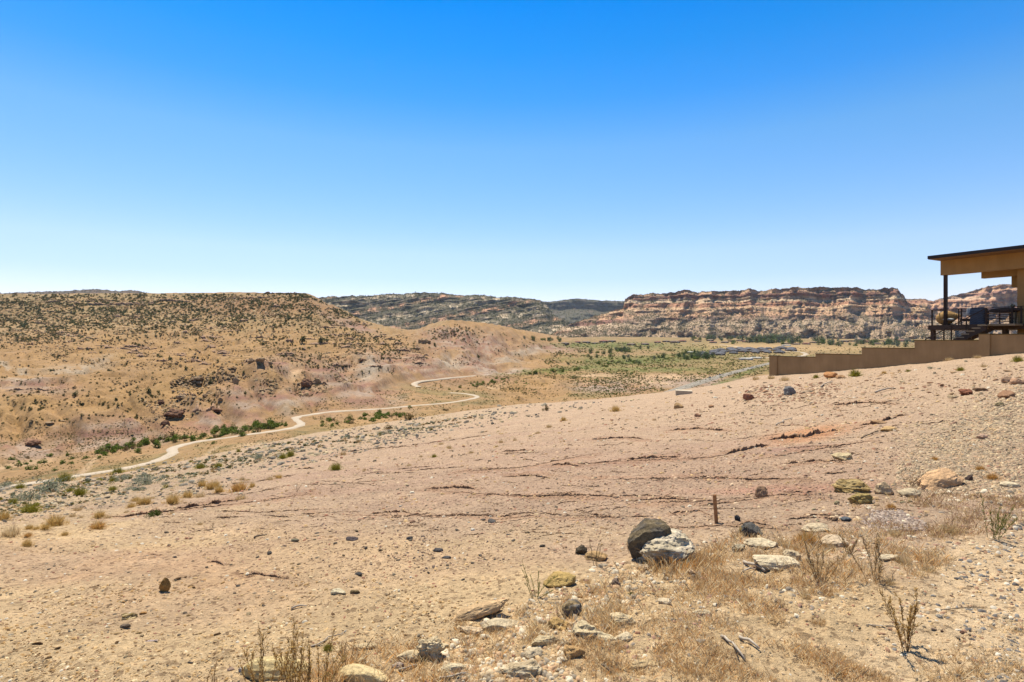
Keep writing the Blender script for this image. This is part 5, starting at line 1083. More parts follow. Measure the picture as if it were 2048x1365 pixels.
for px, py, w_, lb in [(108, 942, 14, 'bright green bush alone left of the dirt road'), (820, 840, 34, 'wide grey olive bush at the crest of the near slope'), (776, 858, 22, 'pale olive bush left of the wide grey olive one'), (890, 822, 22, 'grey olive bush right along the crest'), (1092, 822, 22, 'pale dry bush on the crest centre'), (665, 853, 14, 'green bush at the road junction')]:
    put('scrub' if w_ > 20 else 'bush', 'bush', px, py, w_, lb, 'bush', None)
# trees of the village
for (pl, n, jx, jy, wr, lb, gr) in [
  ([(1500, 684), (1540, 683), (1580, 686)], 44, 16, 2.4, (13, 22), 'leafy cottonwood in the dense grove left of the village', 'cottonwood grove at the village'),
  ([(1600, 686), (1680, 688), (1760, 690), (1830, 690)], 52, 18, 3, (8, 17), 'green tree among the low houses under the mesa', 'trees among the low houses'),
  ([(1390, 678), (1430, 680), (1480, 680)], 22, 14, 1.8, (8, 14), 'green tree at the left end of the village', 'trees at the left village end'),
  ([(1040, 678), (1090, 681), (1130, 683)], 14, 10, 1.5, (7, 13), 'dark tree at the foot of the long mesa', 'trees at the foot of the long mesa'),
  ([(1180, 716), (1260, 722), (1340, 714), (1400, 706)], 30, 14, 3, (6, 14), 'bushy tree in the green valley middle', 'trees in the green valley middle'),
  ([(1370, 718), (1395, 716), (1420, 718)], 24, 9, 2, (10, 17), 'bright green tree in the orchard before the grey houses', 'orchard trees before the grey houses'),
  ([(1200, 708), (1235, 706), (1255, 700), (1300, 700)], 22, 12, 1.8, (8, 15), 'dark green tree in a far field row', 'trees in the far fields')]:
    for (px, py) in line_pts(pl, n, jx, jy): put('cottonwood' if rng.random() < .8 else 'bush', 'tree', px, py, rng.uniform(*wr), lb, 'tree', gr)
# junipers on the mesas
def mesa_scrub(idx, n, dens_f, szm, label, cols):
    o, V, T = MES[idx]; nt_, ns = V.shape[:2]; Vf = V.reshape(-1, 3); pxm = CX+F*V[..., 0]/V[..., 1]; pym = CY-F*V[..., 2]/V[..., 1]
    i = rng.integers(0, nt_-1, n*3); j = rng.integers(0, ns-1, n*3); wgt = dens_f(i/(nt_-1), pxm[i, j], pym[i, j])
    slope = (V[np.minimum(i+1, nt_-1), j, 1]-V[i, j, 1])/np.maximum(V[np.minimum(i+1, nt_-1), j, 2]-V[i, j, 2], .1)
    wgt = wgt*ss(.15, 1.2, slope)
    k = rng.random(n*3) < wgt; i, j = i[k][:n], j[k][:n]; P = V[i, j]+(V[i+1, j]-V[i, j])*rng.random((len(i), 1))+(V[i, j+1]-V[i, j])*rng.random((len(i), 1))
    mass('juniper_scrub', label, P, rng.uniform(.6, 1.25, len(P))*szm, cols, nface=7, seed=idx+20)
mesa_scrub(0, 9000, lambda t, x, y: .35+.65*ss(-.2, .2, fbm(x/40, y/7-x/60, 3, 170)), 5.2, 'juniper woodland over the long dark mesa', JUN)
mesa_scrub(1, 1800, lambda t, x, y: .9+0*t, 8.0, 'juniper woodland on the furthest mesa', JUN)
mesa_scrub(2, 13000, lambda t, x, y: .22+.35*(t < .5)+.7*ss(-.1, .3, fbm(x/30, y/9, 3, 171))+.5*blob(1340, 650, 50, 18, 0, x, y)+.6*ss(.95, 1, t), 4.2, 'junipers dotting the broad sandstone mesa', JUN+SCR[:1])
mesa_scrub(3, 1500, lambda t, x, y: .2+.7*(t < .45), 4.5, 'junipers on the pale cliff mesa', JUN)
mesa_scrub(4, 2500, lambda t, x, y: .8+0*t, 6.0, 'juniper cover on the left skyline ridge', JUN)

# outcrop rocks on the hills and mesa feet: uncountable small blocks
def hill_rocks(poly, n, a, b, cs, noise, bias):
    q = sample_poly(poly, n); P = hits(q[:, 0], q[:, 1]); k = (P[:, 1] > 150) & (fbm(P[:, 0]*noise, P[:, 1]*noise, 4, 180)+rng.uniform(-.12, .12, len(P)) > bias); P = P[k]
    return P, (a+(b-a)*rng.random(len(P))**2.5)/F*P[:, 1]/2, np.array(cs)[rng.integers(0, len(cs), len(P))]
pebbles('outcrop_rocks', 'tan and cream rock outcrops breaking the left hill', [
  hill_rocks([(-60, 600), (520, 592), (640, 640), (640, 665), (0, 690)], 9000, 2, 7, [C(206, 172, 124), C(186, 148, 106), C(222, 194, 150), C(150, 122, 90)], .012, .0),
  hill_rocks([(0, 690), (700, 660), (860, 700), (700, 730), (400, 740), (0, 740)], 4000, 2, 6, [C(190, 156, 116), C(160, 128, 92), C(206, 176, 136)], .02, .08),
  hill_rocks([(380, 740), (700, 700), (760, 740), (640, 790), (540, 800), (330, 860), (280, 800)], 3600, 2.5, 9, [C(176, 146, 112), C(146, 116, 86), C(200, 170, 130)], .03, .12),
  hill_rocks([(0, 760), (300, 760), (500, 860), (0, 900)], 2200, 2, 7, [C(176, 146, 106), C(146, 118, 84), C(196, 166, 120)], .04, .18),
  hill_rocks([(800, 650), (1040, 690), (1100, 720), (800, 740)], 1400, 2, 5, [C(176, 140, 106), C(150, 120, 90)], .03, .1)])
for px, py, w_, h_, lb in [(391, 765, 24, 9, 'flat cream boulder on top of the spur'), (396, 772, 18, 6, 'smaller flat boulder under the first on the spur'), (471, 768, 16, 16, 'pale block at the head of the pink gully'), (613, 775, 28, 15, 'dark caprock above the mauve badland face'), (634, 768, 20, 11, 'second caprock on the badland rim'),
    (345, 838, 40, 18, 'red brown undercut rock mass above the road'), (330, 852, 18, 12, 'grey boulder fallen under the red brown rock mass'), (425, 822, 34, 10, 'dark red ledge on the pink badland face'), (60, 892, 34, 14, 'dark red overhang low on the left badland'), (95, 850, 18, 6, 'thin tan ledge above the left badland'), (122, 843, 14, 4, 'small ledge right of the thin tan ledge'),
    (360, 802, 28, 10, 'jagged brown outcrop on the spur face'), (320, 810, 16, 9, 'dark boulder left of the jagged outcrop'), (440, 803, 12, 7, 'small boulder right of the jagged outcrop'), (500, 727, 16, 8, 'rounded outcrop at the head of the pale gully'), (520, 728, 22, 9, 'broad outcrop at the head of the pale gully'), (540, 730, 12, 8, 'squarish outcrop block right of the broad one'),
    (846, 688, 30, 11, 'grey shaded bluff on the flank of the round hill'), (725, 724, 12, 5, 'dark rock on the striped badland')]:
    place_rock(px, py, w_, h_, C(150, 112, 88) if 'dark' in lb or 'red' in lb else C(190, 160, 126), lb, faces=9, rough=.12, name='outcrop', cat='rock', sink=.25, deep=.7)

# ------------------------------------------------------------------ retaining wall and house
W0 = np.array([20.4, 45.0]); ax_a = np.array([.479, -.878]); ax_b = np.array([.878, .479]); HA = math.atan2(-.878, .479)
def SS(px, n):
    u = (px-CX)/F; return (u*(W0[1]+.479*n)-W0[0]-.878*n)/(.479+.878*u)
def DD(px, n): return W0[1]+.479*n-.878*SS(px, n)
def ZZ(px, py, n): return -(py-CY)/F*DD(px, n)
def weathered(m):
    t = m.node_tree; b = t.nodes['Principled BSDF']; src = b.inputs['Base Color'].links[0].from_socket; tc = N(t, 'ShaderNodeTexCoord'); mp = N(t, 'ShaderNodeMapping'); mp.inputs['Scale'].default_value = (1.6, 1.6, .25)
    n = N(t, 'ShaderNodeTexNoise', i_Scale=1.0, i_Detail=6.0, i_Roughness=.7); t.links.new(tc.outputs['Object'], mp.inputs[0]); t.links.new(mp.outputs[0], n.inputs['Vector'])
    t.links.new(mulc(t, src, ramp(t, n.outputs[0], [(.3, g3(.84)), (.7, g3(1.1))])), b.inputs['Base Color']); return m
M_stuc = flat('stucco_taupe', C(190, 156, 112)*1.05, nscale=.9, nam=.12, bump=.35, bscale=70)
M_stuct = flat('stucco_ochre', C(188, 150, 98)*1.08, nscale=1.5, nam=.05, bump=.25, bscale=90)
weathered(M_stuc); weathered(M_stuct)
M_capm = flat('wall_cap', C(110, 98, 66), nscale=3, bump=.1)
M_fasc = flat('dark_fascia', C(58, 52, 52), rough=.5, nscale=3, bump=.05)
M_soff = flat('soffit_wood', C(150, 116, 84), nscale=5)
M_steel = flat('bronze_steel', C(70, 52, 42), rough=.5, nscale=4, bump=0)
M_deck = flat('dark_decking', C(98, 80, 68), nscale=6, bump=.1)
M_plank = flat('pale_stone_step', C(190, 166, 132), nscale=6, bump=.1)
M_wick = flat('wicker', C(196, 156, 98), nscale=30, nam=.3, bump=.5, bscale=80)
M_cover = flat('grill_cover_fabric', C(104, 116, 130), nscale=4, bump=.2, bscale=12)
M_wood = flat('weathered_wood', C(206, 150, 100), nscale=20, nam=.25, bump=.3, bscale=60)
M_white = flat('cushion_fabric', C(220, 226, 230), nscale=4, bump=.1)
M_conc = flat('pale_concrete', C(222, 204, 176), nscale=6, bump=.2)
wall = empty('retaining_wall', (W0[0], W0[1], 0), HA)
tag(wall, 'long stepped taupe stucco retaining wall below the house', 'wall')
SEG = [(1555, 1631, 712.2), (1631, 1723.5, 707.3), (1723.5, 1829, 695.2), (1829, 1959, 680.2), (1981, 2330, 668.2)]
for i, (a, b, t) in enumerate(SEG):
    s0, s1 = SS(a, 0), SS(b, 0); zt = ZZ(a, t, 0); m_ = MB(); m_.box(s0, s1, 0.002*i, .3, zt-4.5, zt-.05); m_.build('wall_section', M_stuc, wall)
    m_ = MB(); m_.box(s0-.02, s1, -.035, .335, zt-.048, zt); m_.build('cap', M_capm, wall)
for (a, b, t) in [(1540, 1555, 711.3), (1959, 1981, 667.6)]:
    s0, s1 = SS(a, 0), SS(b, 0); zt = ZZ(a, t, 0); m_ = MB(); m_.box(s0, s1, -.09, .38, zt-4.5, zt-.05); m_.build('pillar', M_stuc, wall)
    m_ = MB(); m_.box(s0-.03, s1+.03, -.12, .41, zt-.048, zt+.003); m_.build('cap', M_capm, wall)
house = empty('house', (W0[0], W0[1], 0), HA)
tag(house, 'modern tan stucco house with dark flat roof and raised deck', 'house')
sr = SS(1855, 2.0); zs = ZZ(1855, 519.6, 2.0); ztp = ZZ(1855, 512.5, 2.0); E1 = 40.0
m_ = MB(); m_.box(sr, E1, 2.0, 12, zs+.03, ztp); roof = m_.build('roof', M_fasc, house)
m_ = MB(); m_.box(sr+.03, E1-.02, 2.04, 11.97, zs, zs+.028); m_.build('soffit', M_soff, house)
sb = SS(1881, 3.4); zb0 = ZZ(1881, 551.2, 3.4); m_ = MB(); m_.box(sb, E1-.1, 3.4, 3.85, zb0, zs-.003); m_.build('beam', M_stuct, house)
s2 = SS(1962.5, 4.6); m_ = MB(); m_.box(s2, E1-.15, 4.6, 5.0, ZZ(1962.5, 557.3, 4.6), zs-.004); m_.build('beam', M_stuct, house)
s3 = SS(2023, 5.6); m_ = MB(); m_.box(s3, E1-.2, 5.6, 6.0, ZZ(2023, 575, 5.6), zs-.005); m_.build('beam', M_stuct, house)
zf = ZZ(1862, 651, 3.0)
s4 = SS(2034.5, 4.2); m_ = MB(); m_.box(s4, s4+.85, 4.2, 5.2, zf-3.5, zs-.006); m_.build('column', M_stuct, house)
m_ = MB(); m_.box(s4+1.9, E1-.25, 4.1, 11.5, zf-5, zs-.007); m_.build('wall', M_stuct, house)
m_ = MB(); m_.box(s4+.9, s4+1.8, 7.9, 8.0, zf, zf+2.6); m_.build('door', M_steel, house)
sp_ = SS(1887.6, 3.55); w_ = SS(1893.8, 3.55)-sp_; m_ = MB(); m_.box(sp_, sp_+w_, 3.5, 3.5+w_, zf+.002, zb0-.002); m_.build('post', M_steel, house)
sd = SS(1856, 2.95); zd = ZZ(1856, 660.5, 2.95)
dk = MB(); dk.box(sd, s4+1.85, 2.95, 8.5, zd, zf-.04); deck = dk.build('deck', M_deck, house)
npl = 0; y_ = 2.95
while y_ < 8.45:
    b_ = MB(); b_.box(sd, s4+1.85, y_, y_+.135, zf-.038, zf); b_.build('plank', M_deck, deck); y_ += .14
def gz(n, s): 
    p = W0+ax_a*s+ax_b*n; return float(zat(p[0], p[1]))
for px_, wd in [(1861, .22), (1936, .22), (2004, .22)]:
    for n_ in (3.2, 8.1):
        s_ = SS(px_, 3.2); m_ = MB(); m_.box(s_, s_+wd, n_, n_+wd, min(gz(n_, s_), zd-3)-.5, zd-.002); m_.build('deck_leg', M_deck, house)
rail = MB(); s_a, s_b = SS(1862.5, 3.05), s4+1.8; zr_ = ZZ(1862, 620, 3.05); rail.box(s_a, s_b, 3.02, 3.08, zr_-.04, zr_); railo = rail.build('railing', M_steel, house)
for px_, wd in [(1863, .07), (1916.5, .06), (1921.5, .07), (1971, .07), (2023, .07), (2041, .08)]:
    s_ = SS(px_, 3.05); m_ = MB(); m_.box(s_, s_+wd, 3.02, 3.08, zf, zr_-.042); m_.build('baluster', M_steel, railo)
for k in range(8):
    z_ = zf+.1+k*(zr_-zf-.16)/7.5; m_ = MB(); m_.bar((s_a, 3.05, z_), (s_b, 3.05, z_), .012); m_.build('cable', M_steel, railo)
m_ = MB(); m_.bar((s_a+.03, 3.05, zr_-.02), (s_a+.03, 8.3, zr_-.02), .05); m_.build('rail', M_steel, railo)
# stair down along the front of the deck
st = MB(); p0 = (SS(1985, 2.3), 2.3, zf-.25); p1 = (SS(1925, 2.3), 2.3, ZZ(1925, 684, 2.3)); st.bar(p0, p1, .06, .32); st.bar((p0[0], 1.3, p0[2]), (p1[0], 1.3, p1[2]), .06, .32); stair = st.build('staircase', M_deck, house)
for px_, py_ in [(1981, 650), (1969, 655.5), (1957, 661.5), (1946, 667.5), (1936, 674), (1926, 681)]:
    s_ = SS(px_, 1.8); z_ = ZZ(px_, py_, 1.8); m_ = MB(); m_.box(s_-.42, s_+.02, 1.25, 2.35, z_-.07, z_); m_.build('step', M_plank, stair)
m_ = MB(); m_.box(SS(1966, 2.6), SS(2041, 2.6), 1.9, 2.93, zf-.14, zf-.03); m_.build('landing', M_plank, house)
q0 = (SS(1972, 1.35), 1.35, ZZ(1972, 617, 1.35)); q1 = (SS(1850, 1.35), 1.35, ZZ(1850, 680, 1.35))
for k in range(7):
    m_ = MB(); dz_ = -.13*k; m_.bar((q0[0], q0[1], q0[2]+dz_), (q1[0], q1[1], q1[2]+dz_), .05 if k == 0 else .014); m_.build('handrail' if k == 0 else 'cable', M_steel, stair)
for px_, t_ in [(1887, 0), (1902, 0), (1972, 0), (1932, 0)]:
    s_ = SS(px_, 1.35); f_ = (s_-q1[0])/(q0[0]-q1[0]); zt_ = q1[2]+(q0[2]-q1[2])*f_; m_ = MB(); m_.box(s_, s_+.06, 1.3, 1.36, zt_-1.6, zt_); m_.build('baluster', M_steel, stair)
# patio furniture
def loc(s_, n_, z_):
    p = W0+ax_a*s_+ax_b*n_; return (float(p[0]), float(p[1]), float(z_))
sc0 = SS(1897, 4.1); dch = DD(1897, 4.1); wch = 36/F*dch; hch = 28/F*dch
P, Fc = ICO[4]; P = P.copy(); tpr = (P[:, 0]+1)/2; P[:, 1:] *= (1.0-.62*ss(.35, 1, tpr))[:, None]; P[:, 2] += .25*ss(.4, 1, tpr)
pc = empty('egg_chair', loc(sc0, 4.1, zf), HA); tag(pc, 'round tan wicker egg chair lying behind the deck railing', 'chair')
ang_ = np.arctan2(P[:, 2], P[:, 1]); rib_ = 1+.025*np.sin(ang_*26)+.02*np.sin(P[:, 0]*40); Q = P*np.array([wch/1.7, .45, hch/1.9])*rib_[:, None]; Q[:, 2] += hch*.52
mk('shell', Q, Fc, M_wick, pc, smooth=True)
m_ = MB(); m_.tube([(.0, -.3, .03), (.35, 0, .03), (0, .3, .03), (-.35, 0, .03), (0, -.3, .03)], .03, 6); m_.build('base', M_steel, pc)
P2 = ICO[2][0]*np.array([.34, .3, .1])+np.array([.1, -.22, hch*.4]); mk('cushion', P2, ICO[2][1], M_white, pc, smooth=True)
sg = SS(1958, 4.0); gw = 23/F*DD(1958, 4.0); gh = 34/F*DD(1958, 4.0)
gr_ = empty('covered_grill', loc(sg, 4.0, zf), HA); tag(gr_, 'patio grill under a blue grey fabric cover on the deck', 'grill')
m_ = MB(); v = []
for z_, f_ in ((0.02, 1.04), (gh*.3, 1.0), (gh*.62, 1.02), (gh*.66, 1.1), (gh*.92, 1.0), (gh, .8)):
    v += [(x*gw/2*f_, y*.33*f_, z_) for x, y in ((-1, -.8), (-.8, -1), (.8, -1), (1, -.8), (1, .8), (.8, 1), (-.8, 1), (-1, .8))]
m_.add(v, [(k*8+j, k*8+(j+1) % 8, (k+1)*8+(j+1) % 8, (k+1)*8+j) for k in range(5) for j in range(8)]+[tuple(range(40, 48))]); m_.build('cover', M_cover, gr_)
m_ = MB(); [m_.box(x-.04, x+.04, y-.04, y+.04, 0, .1) for x in (-gw/3, gw/3) for y in (-.2, .2)]; m_.build('leg', M_steel, gr_)
sl_ = SS(1937, 4.6); lc_ = empty('lounge_chair', loc(sl_, 4.6, zf), HA); tag(lc_, 'dark patio lounge chair with white back cushion beside the covered grill', 'chair')
lw = 16/F*DD(1937, 4.6)
m_ = MB(); m_.box(-lw*.6, lw*.5, -.4, .4, .25, .42); m_.build('seat', M_deck, lc_)
m_ = MB(); m_.box(lw*.1, lw*.62, .25, .4, .42, .95); m_.build('backrest', M_deck, lc_)
m_ = MB(); m_.box(-lw*.15, lw*.45, -.15, .22, .62, 1.12); m_.build('cushion', M_white, lc_, bevel=.08)
for x, y in ((-.5, -.35), (.45, -.35), (-.5, .35), (.45, .35)): m_ = MB(); m_.box(x*lw-.03, x*lw+.03, y-.03, y+.03, 0, .248); m_.build('leg', M_steel, lc_)
sv0, sv1 = SS(1973, 3.7), SS(2022, 3.7); be = empty('slatted_bench', loc(sv0, 3.7, zf), HA); tag(be, 'wide slatted wooden bench back facing the railing', 'bench')
for k in range(7): m_ = MB(); m_.box(0, sv1-sv0, 0, .03, .12+k*.105, .165+k*.105); m_.build('slat', M_wood if k % 2 else M_deck, be)
m_ = MB(); m_.box(0, sv1-sv0, .05, .6, .335, .375); m_.build('seat', M_deck, be)
for x in (0.04, (sv1-sv0)/2, sv1-sv0-.1):
    m_ = MB(); m_.box(x, x+.06, .045, .1, 0, .86); m_.build('leg', M_steel, be)
P3 = ICO[3][0]*np.array([.85, .3, .16])+np.array([(sv1-sv0)*.68, .35, .86]); mk('cushion', P3, ICO[3][1], M_deck, be, smooth=True)
sq = SS(2026, 4.4); pl_ = empty('planter', loc(sq, 4.4, zf), HA); tag(pl_, 'tall pale planter standing by the house column', 'planter')
m_ = MB(); m_.add([(x*.16*f_, y*.16*f_, z_) for z_, f_ in ((0, .8), (1.0, 1.1)) for x, y in ((-1, -1), (1, -1), (1, 1), (-1, 1))], [(0, 1, 5, 4), (1, 2, 6, 5), (2, 3, 7, 6), (3, 0, 4, 7), (3, 2, 1, 0), (4, 5, 6, 7)]); m_.build('pot', M_conc, pl_)
lv = leafball(120, .16, .2, .05, SAGE, 4); mk('foliage', lv[0]+np.array([0, 0, 1.0]), lv[1], M_leaf, pl_, col=np.clip(lv[2], 0, .8))

# ------------------------------------------------------------------ stake, sticks, concrete block
p = hit(1434, 1046); d_ = p[1]; hs_ = 56/F*d_; stk = empty('survey_stake', p, math.radians(12)); tag(stk, 'thin wooden survey stake standing in the clay slope', 'stake')
m_ = MB(); w_ = 6.5/F*d_/2; m_.add([(x*w_-(.1*hs_ if z_ > 0 else 0), y*w_*.5, z_) for z_ in (-.08, hs_) for x, y in ((-1, -1), (1, -1), (1, 1), (-1, 1))], [(0, 1, 5, 4), (1, 2, 6, 5), (2, 3, 7, 6), (3, 0, 4, 7), (3, 2, 1, 0), (4, 5, 6, 7)]); m_.build('post', M_wood, stk)
M_drift = flat('silver_driftwood', C(206, 190, 170), nscale=25, nam=.3, bump=.4, bscale=50); M_driftd = flat('dark_driftwood', C(130, 112, 92), nscale=25, nam=.3, bump=.4, bscale=50)
STK = [((1487, 1128), (1532, 1147), 7, 'thick silver driftwood branch before the wide pale outcrop', 0, 1), ((1486, 1146), (1512, 1140), 4, 'short forked stick under the driftwood branch', 0, 0), ((1441, 1276), (1491, 1322), 6, 'long silver stick slanting down through dry grass', 0, 1), ((1481, 1279), (1518, 1301), 7, 'short silver stick right of the long one', 0, 0),
  ((797, 1343), (834, 1333), 4, 'pale stick leaning by the pitted block', 0, 0), ((622, 1296), (692, 1262), 3, 'long thin pale twig on the yellow sand', 0, 1), ((583, 1219), (613, 1214), 4, 'short pale stick on the yellow sand', 0, 0), ((868, 1364), (942, 1352), 5, 'pale stick at the bottom border', 0, 1), ((1203, 1334), (1224, 1350), 6, 'dark stub of wood below the brown orange lump', 1, 0),
  ((1554, 852), (1582, 838), 3, 'white stick high on the clay slope', 0, 0), ((1752, 787), (1786, 779), 4, 'pale plank like stick below the wall', 0, 0), ((1724, 878), (1756, 866), 3, 'crooked brown branch on the mid slope', 1, 1), ((1640, 776), (1664, 766), 3, 'pale stick in the rubble near the wall', 0, 0), ((508, 1078), (533, 1072), 4, 'grey stick on the upper clay', 1, 0), ((1880, 1222), (1975, 1216), 2, 'thin dark twig by the lone brown weed', 1, 1), ((1735, 1250), (1792, 1255), 2, 'thin pale twig on bare sand', 0, 1)]
for (a, b, th_, lb, dk_, fork) in STK:
    A = Vector(hit(*a)); B = Vector(hit(*b)); r0 = th_/F*A.y/2; pts = []; r_ = random.Random(int(a[0]))
    for k in range(7):
        t_ = k/6; q = A.lerp(B, t_)+Vector((r_.uniform(-1, 1), r_.uniform(-1, 1), 0))*(B-A).length*.025; q.z = float(zat(q.x, q.y))+r0*(1.2+1.2*math.sin(t_*3.1)); pts.append(q)
    m_ = MB(); m_.tube(pts, [r0*(1-.45*k/6) for k in range(7)], 7)
    if fork: dd_ = (pts[5]-pts[3]); m_.tube([pts[3], pts[3]+dd_*.6+Vector((dd_.y*.3, -dd_.x*.3, r0*3)), pts[3]+dd_*1.1+Vector((dd_.y*.5, -dd_.x*.5, r0*4))], [r0*.6, r0*.5, r0*.25], 5)
    tag(m_.build('stick', M_driftd if dk_ else M_drift, smooth=True), lb, 'stick')
p = hit(1368, 789); cb = MB(); k_ = p[1]/F; cb.box(-16*k_, 16*k_, -.1, .95, -.15, 7*k_); o = cb.build('concrete_slab', M_conc, bevel=.02); o.location = p; o.rotation_euler = (0, math.radians(2), math.radians(-14)); tag(o, 'white concrete slab on the crest beside the asphalt road', 'slab')

# ------------------------------------------------------------------ houses of the valley
M_roofg = flat('grey_roof', C(112, 112, 118), nscale=.3, bump=0); M_roofb = flat('brown_roof', C(150, 128, 108), nscale=.3, bump=0); M_roofw = flat('white_roof', C(235, 230, 220), nscale=.3, bump=0); M_roofr = flat('red_roof', C(160, 110, 88), nscale=.3, bump=0)
M_wallt = flat('tan_house_wall', C(176, 150, 124), nscale=.5, bump=0); M_walld = flat('brown_house_wall', C(120, 98, 84), nscale=.5, bump=0); M_win = flat('dark_glass', C(50, 56, 64), rough=.15, nscale=1, bump=0, spec=.5)
def house_kit(key, L, W, H, rh, wm, rm, flat_=False):
    b1 = MB(); b1.box(-L/2, L/2, -W/2, W/2, -1.5, H); b1.box(-L*.1, L*.3, -W/2-3, -W/2+.01, -1.5, H-.3)
    r1 = MB(); o_ = .6
    if flat_: r1.box(-L/2-o_, L/2+o_, -W/2-o_, W/2+o_, H+.003, H+.45); r1.box(-L*.1-.4, L*.3+.4, -W/2-3.4, -W/2-.62, H-.29, H+.1)
    else:
        r1.add([(-L/2-o_, -W/2-o_, H+.01), (L/2+o_, -W/2-o_, H+.01), (L/2+o_, W/2+o_, H+.01), (-L/2-o_, W/2+o_, H+.01), (-L/2+W*.4, 0, H+rh), (L/2-W*.4, 0, H+rh)], [(0, 1, 5, 4), (2, 3, 4, 5), (1, 2, 5), (3, 0, 4), (3, 2, 1, 0)])
        r1.add([(-L*.1-.5, -W/2-3.5, H-.28), (L*.3+.5, -W/2-3.5, H-.28), (L*.3+.5, 0, H-.28), (-L*.1-.5, 0, H-.28), (L*.1, -W/2-1, H+rh*.7), (L*.1, 0, H+rh*.7)], [(0, 1, 4), (1, 2, 5, 4), (3, 0, 4, 5)])
    def me(b, nm, m): x = bpy.data.meshes.new(nm); x.from_pydata(b.v, [], b.f); x.materials.append(m); return x
    wn = MB(); wn.box(-.9, .9, -.03, .06, -.6, .7); gd = MB(); gd.box(-1.4, 1.4, -.03, .06, 0, 2.2)
    return dict(wall=me(b1, 'wall', wm), roof=me(r1, 'roof', rm), window=me(wn, 'window', M_win), garage=me(gd, 'garage_door', M_roofw), L=L, W=W, H=H)
KITS = {'grey': house_kit('g', 19, 12, 3.1, 2.6, M_wallt, M_roofg), 'brown': house_kit('b', 20, 12, 3.0, 2.0, M_walld, M_roofb), 'flat': house_kit('f', 22, 12, 3.2, 0, M_wallt, M_roofb, True), 'red': house_kit('r', 18, 11, 3.0, 2.2, M_wallt, M_roofr), 'white': house_kit('w', 30, 9, 2.8, 1.4, M_roofw, M_roofw)}
def village_house(kit, px, py, wpx, label, group, rz=None, name='house'):
    K = KITS[kit]; p = hit(px, py); s_ = min(max(wpx/F*p[1]/K['L'], .6), 2.0); e = empty(name, p, rng.uniform(-.5, .5) if rz is None else rz, s_)
    def add(mn, nm, l=(0, 0, 0)): o = bpy.data.objects.new(nm, K[mn]); COL.objects.link(o); o.parent = e; o.location = l
    add('wall', 'wall'); add('roof', 'roof')
    for x in (-K['L']*.38, -K['L']*.22, K['L']*.4): add('window', 'window', (x, -K['W']/2-.03, 1.5))
    add('garage', 'garage_door', (K['L']*.1, -K['W']/2-3.03, 0))
    return tag(e, label, 'house', group)
hv = []
for (rowy, x0, x1, n) in [(711, 1395, 1445, 3), (707.5, 1400, 1475, 4), (704.5, 1415, 1545, 6), (701.5, 1430, 1560, 6), (699, 1450, 1590, 7), (706.5, 1500, 1575, 3), (703, 1570, 1600, 1)]:
    for k in range(n): hv.append((x0+(x1-x0)*(k+.5)/n+rng.uniform(-4, 4), rowy+rng.uniform(-.5, .5)))
for (x, y) in hv: village_house('grey', x, y, rng.uniform(14, 20), 'grey roofed house in the dense subdivision', 'grey roofed houses of the subdivision')
for k, (x, y) in enumerate([(1155, 686), (1172, 686.5), (1190, 688), (1208, 685), (1224, 684), (1262, 691), (1315, 686), (1332, 684.5), (1350, 686), (1365, 684), (1290, 690), (1130, 689)]):
    village_house('brown' if k % 3 else 'red', x, y, rng.uniform(12, 18), 'low brown ranch house in the far fields', 'ranch houses in the far fields')
for k in range(30):
    x = 1400+k*15.2+rng.uniform(-5, 5); y = 684+rng.uniform(-3.5, 6)*(1 if x > 1560 else .5); kt = ['flat', 'brown', 'red', 'brown'][k % 4]
    village_house(kt, x, y, rng.uniform(11, 17), {'flat': 'flat roofed tan house', 'brown': 'brown roofed low house', 'red': 'reddish roofed low house'}[kt]+' under the mesa', 'low houses under the mesa')
village_house('white', 1492, 719.5, 26, 'long white shed left of two beside the asphalt road', None, .1, 'shed'); village_house('white', 1512, 717.5, 22, 'long white shed right of two beside the asphalt road', None, .1, 'shed'); village_house('white', 1572, 692.5, 18, 'pale roofed barn at the edge of the grove', None, .1, 'barn'); village_house('white', 1383, 705.5, 16, 'pale flat barn at the corner of the subdivision', None, .1, 'barn')
# ------------------------------------------------------------------ cars on the road
def car(tpos, off, col, label, rev=False):
    i = int(tpos); P0 = TRK[2][0][i]; P1 = TRK[2][0][i+1]; dv = (P1-P0)/np.linalg.norm(P1-P0); nv = np.array([-dv[1], dv[0]]); q = P0+nv*off
    e = empty('car', (q[0], q[1], zr[i]+.02), math.atan2(dv[1], dv[0])+(math.pi if rev else 0)); mt = flat('car_paint', col, rough=.3, nscale=1, nam=.02, bump=0, spec=.5)
    prof = [(-2.2, .35), (-2.25, .8), (-1.9, .95), (-1.2, 1.0), (1.0, .98), (1.9, .82), (2.2, .7), (2.2, .35)]; m_ = MB(); n = len(prof)
    m_.add([(x, y, z) for y in (-.88, .88) for x, z in prof], [(k, (k+1) % n, n+(k+1) % n, n+k) for k in range(n)]+[tuple(range(n-1, -1, -1)), tuple(range(n, 2*n))]); m_.build('body', mt, e)
    m_ = MB(); m_.add([(x, y*w__, z) for y in (-1, 1) for x, z, w__ in ((-1.5, 1.0, .82), (-1.0, 1.46, .68), (.35, 1.48, .68), (1.05, 1.0, .82))], [(0, 1, 5, 4), (2, 3, 7, 6), (3, 2, 1, 0), (4, 5, 6, 7)]); m_.build('window', M_win, e)
    m_ = MB(); m_.box(-.98, .33, -.68, .68, 1.47, 1.52); m_.build('roof', mt, e)
    for x in (-1.35, 1.4):
        for y in (-.82, .82): m_ = MB(); m_.tube([(x, y-.1, .33), (x, y+.1, .33)], .33, 12); m_.build('wheel', M_fasc, e)
    return tag(e, label, 'car')
def tnear(px, py):
    p = first_hit(px, py); return int(np.argmin(((TRK[2][0]-p[:2])**2).sum(1)))
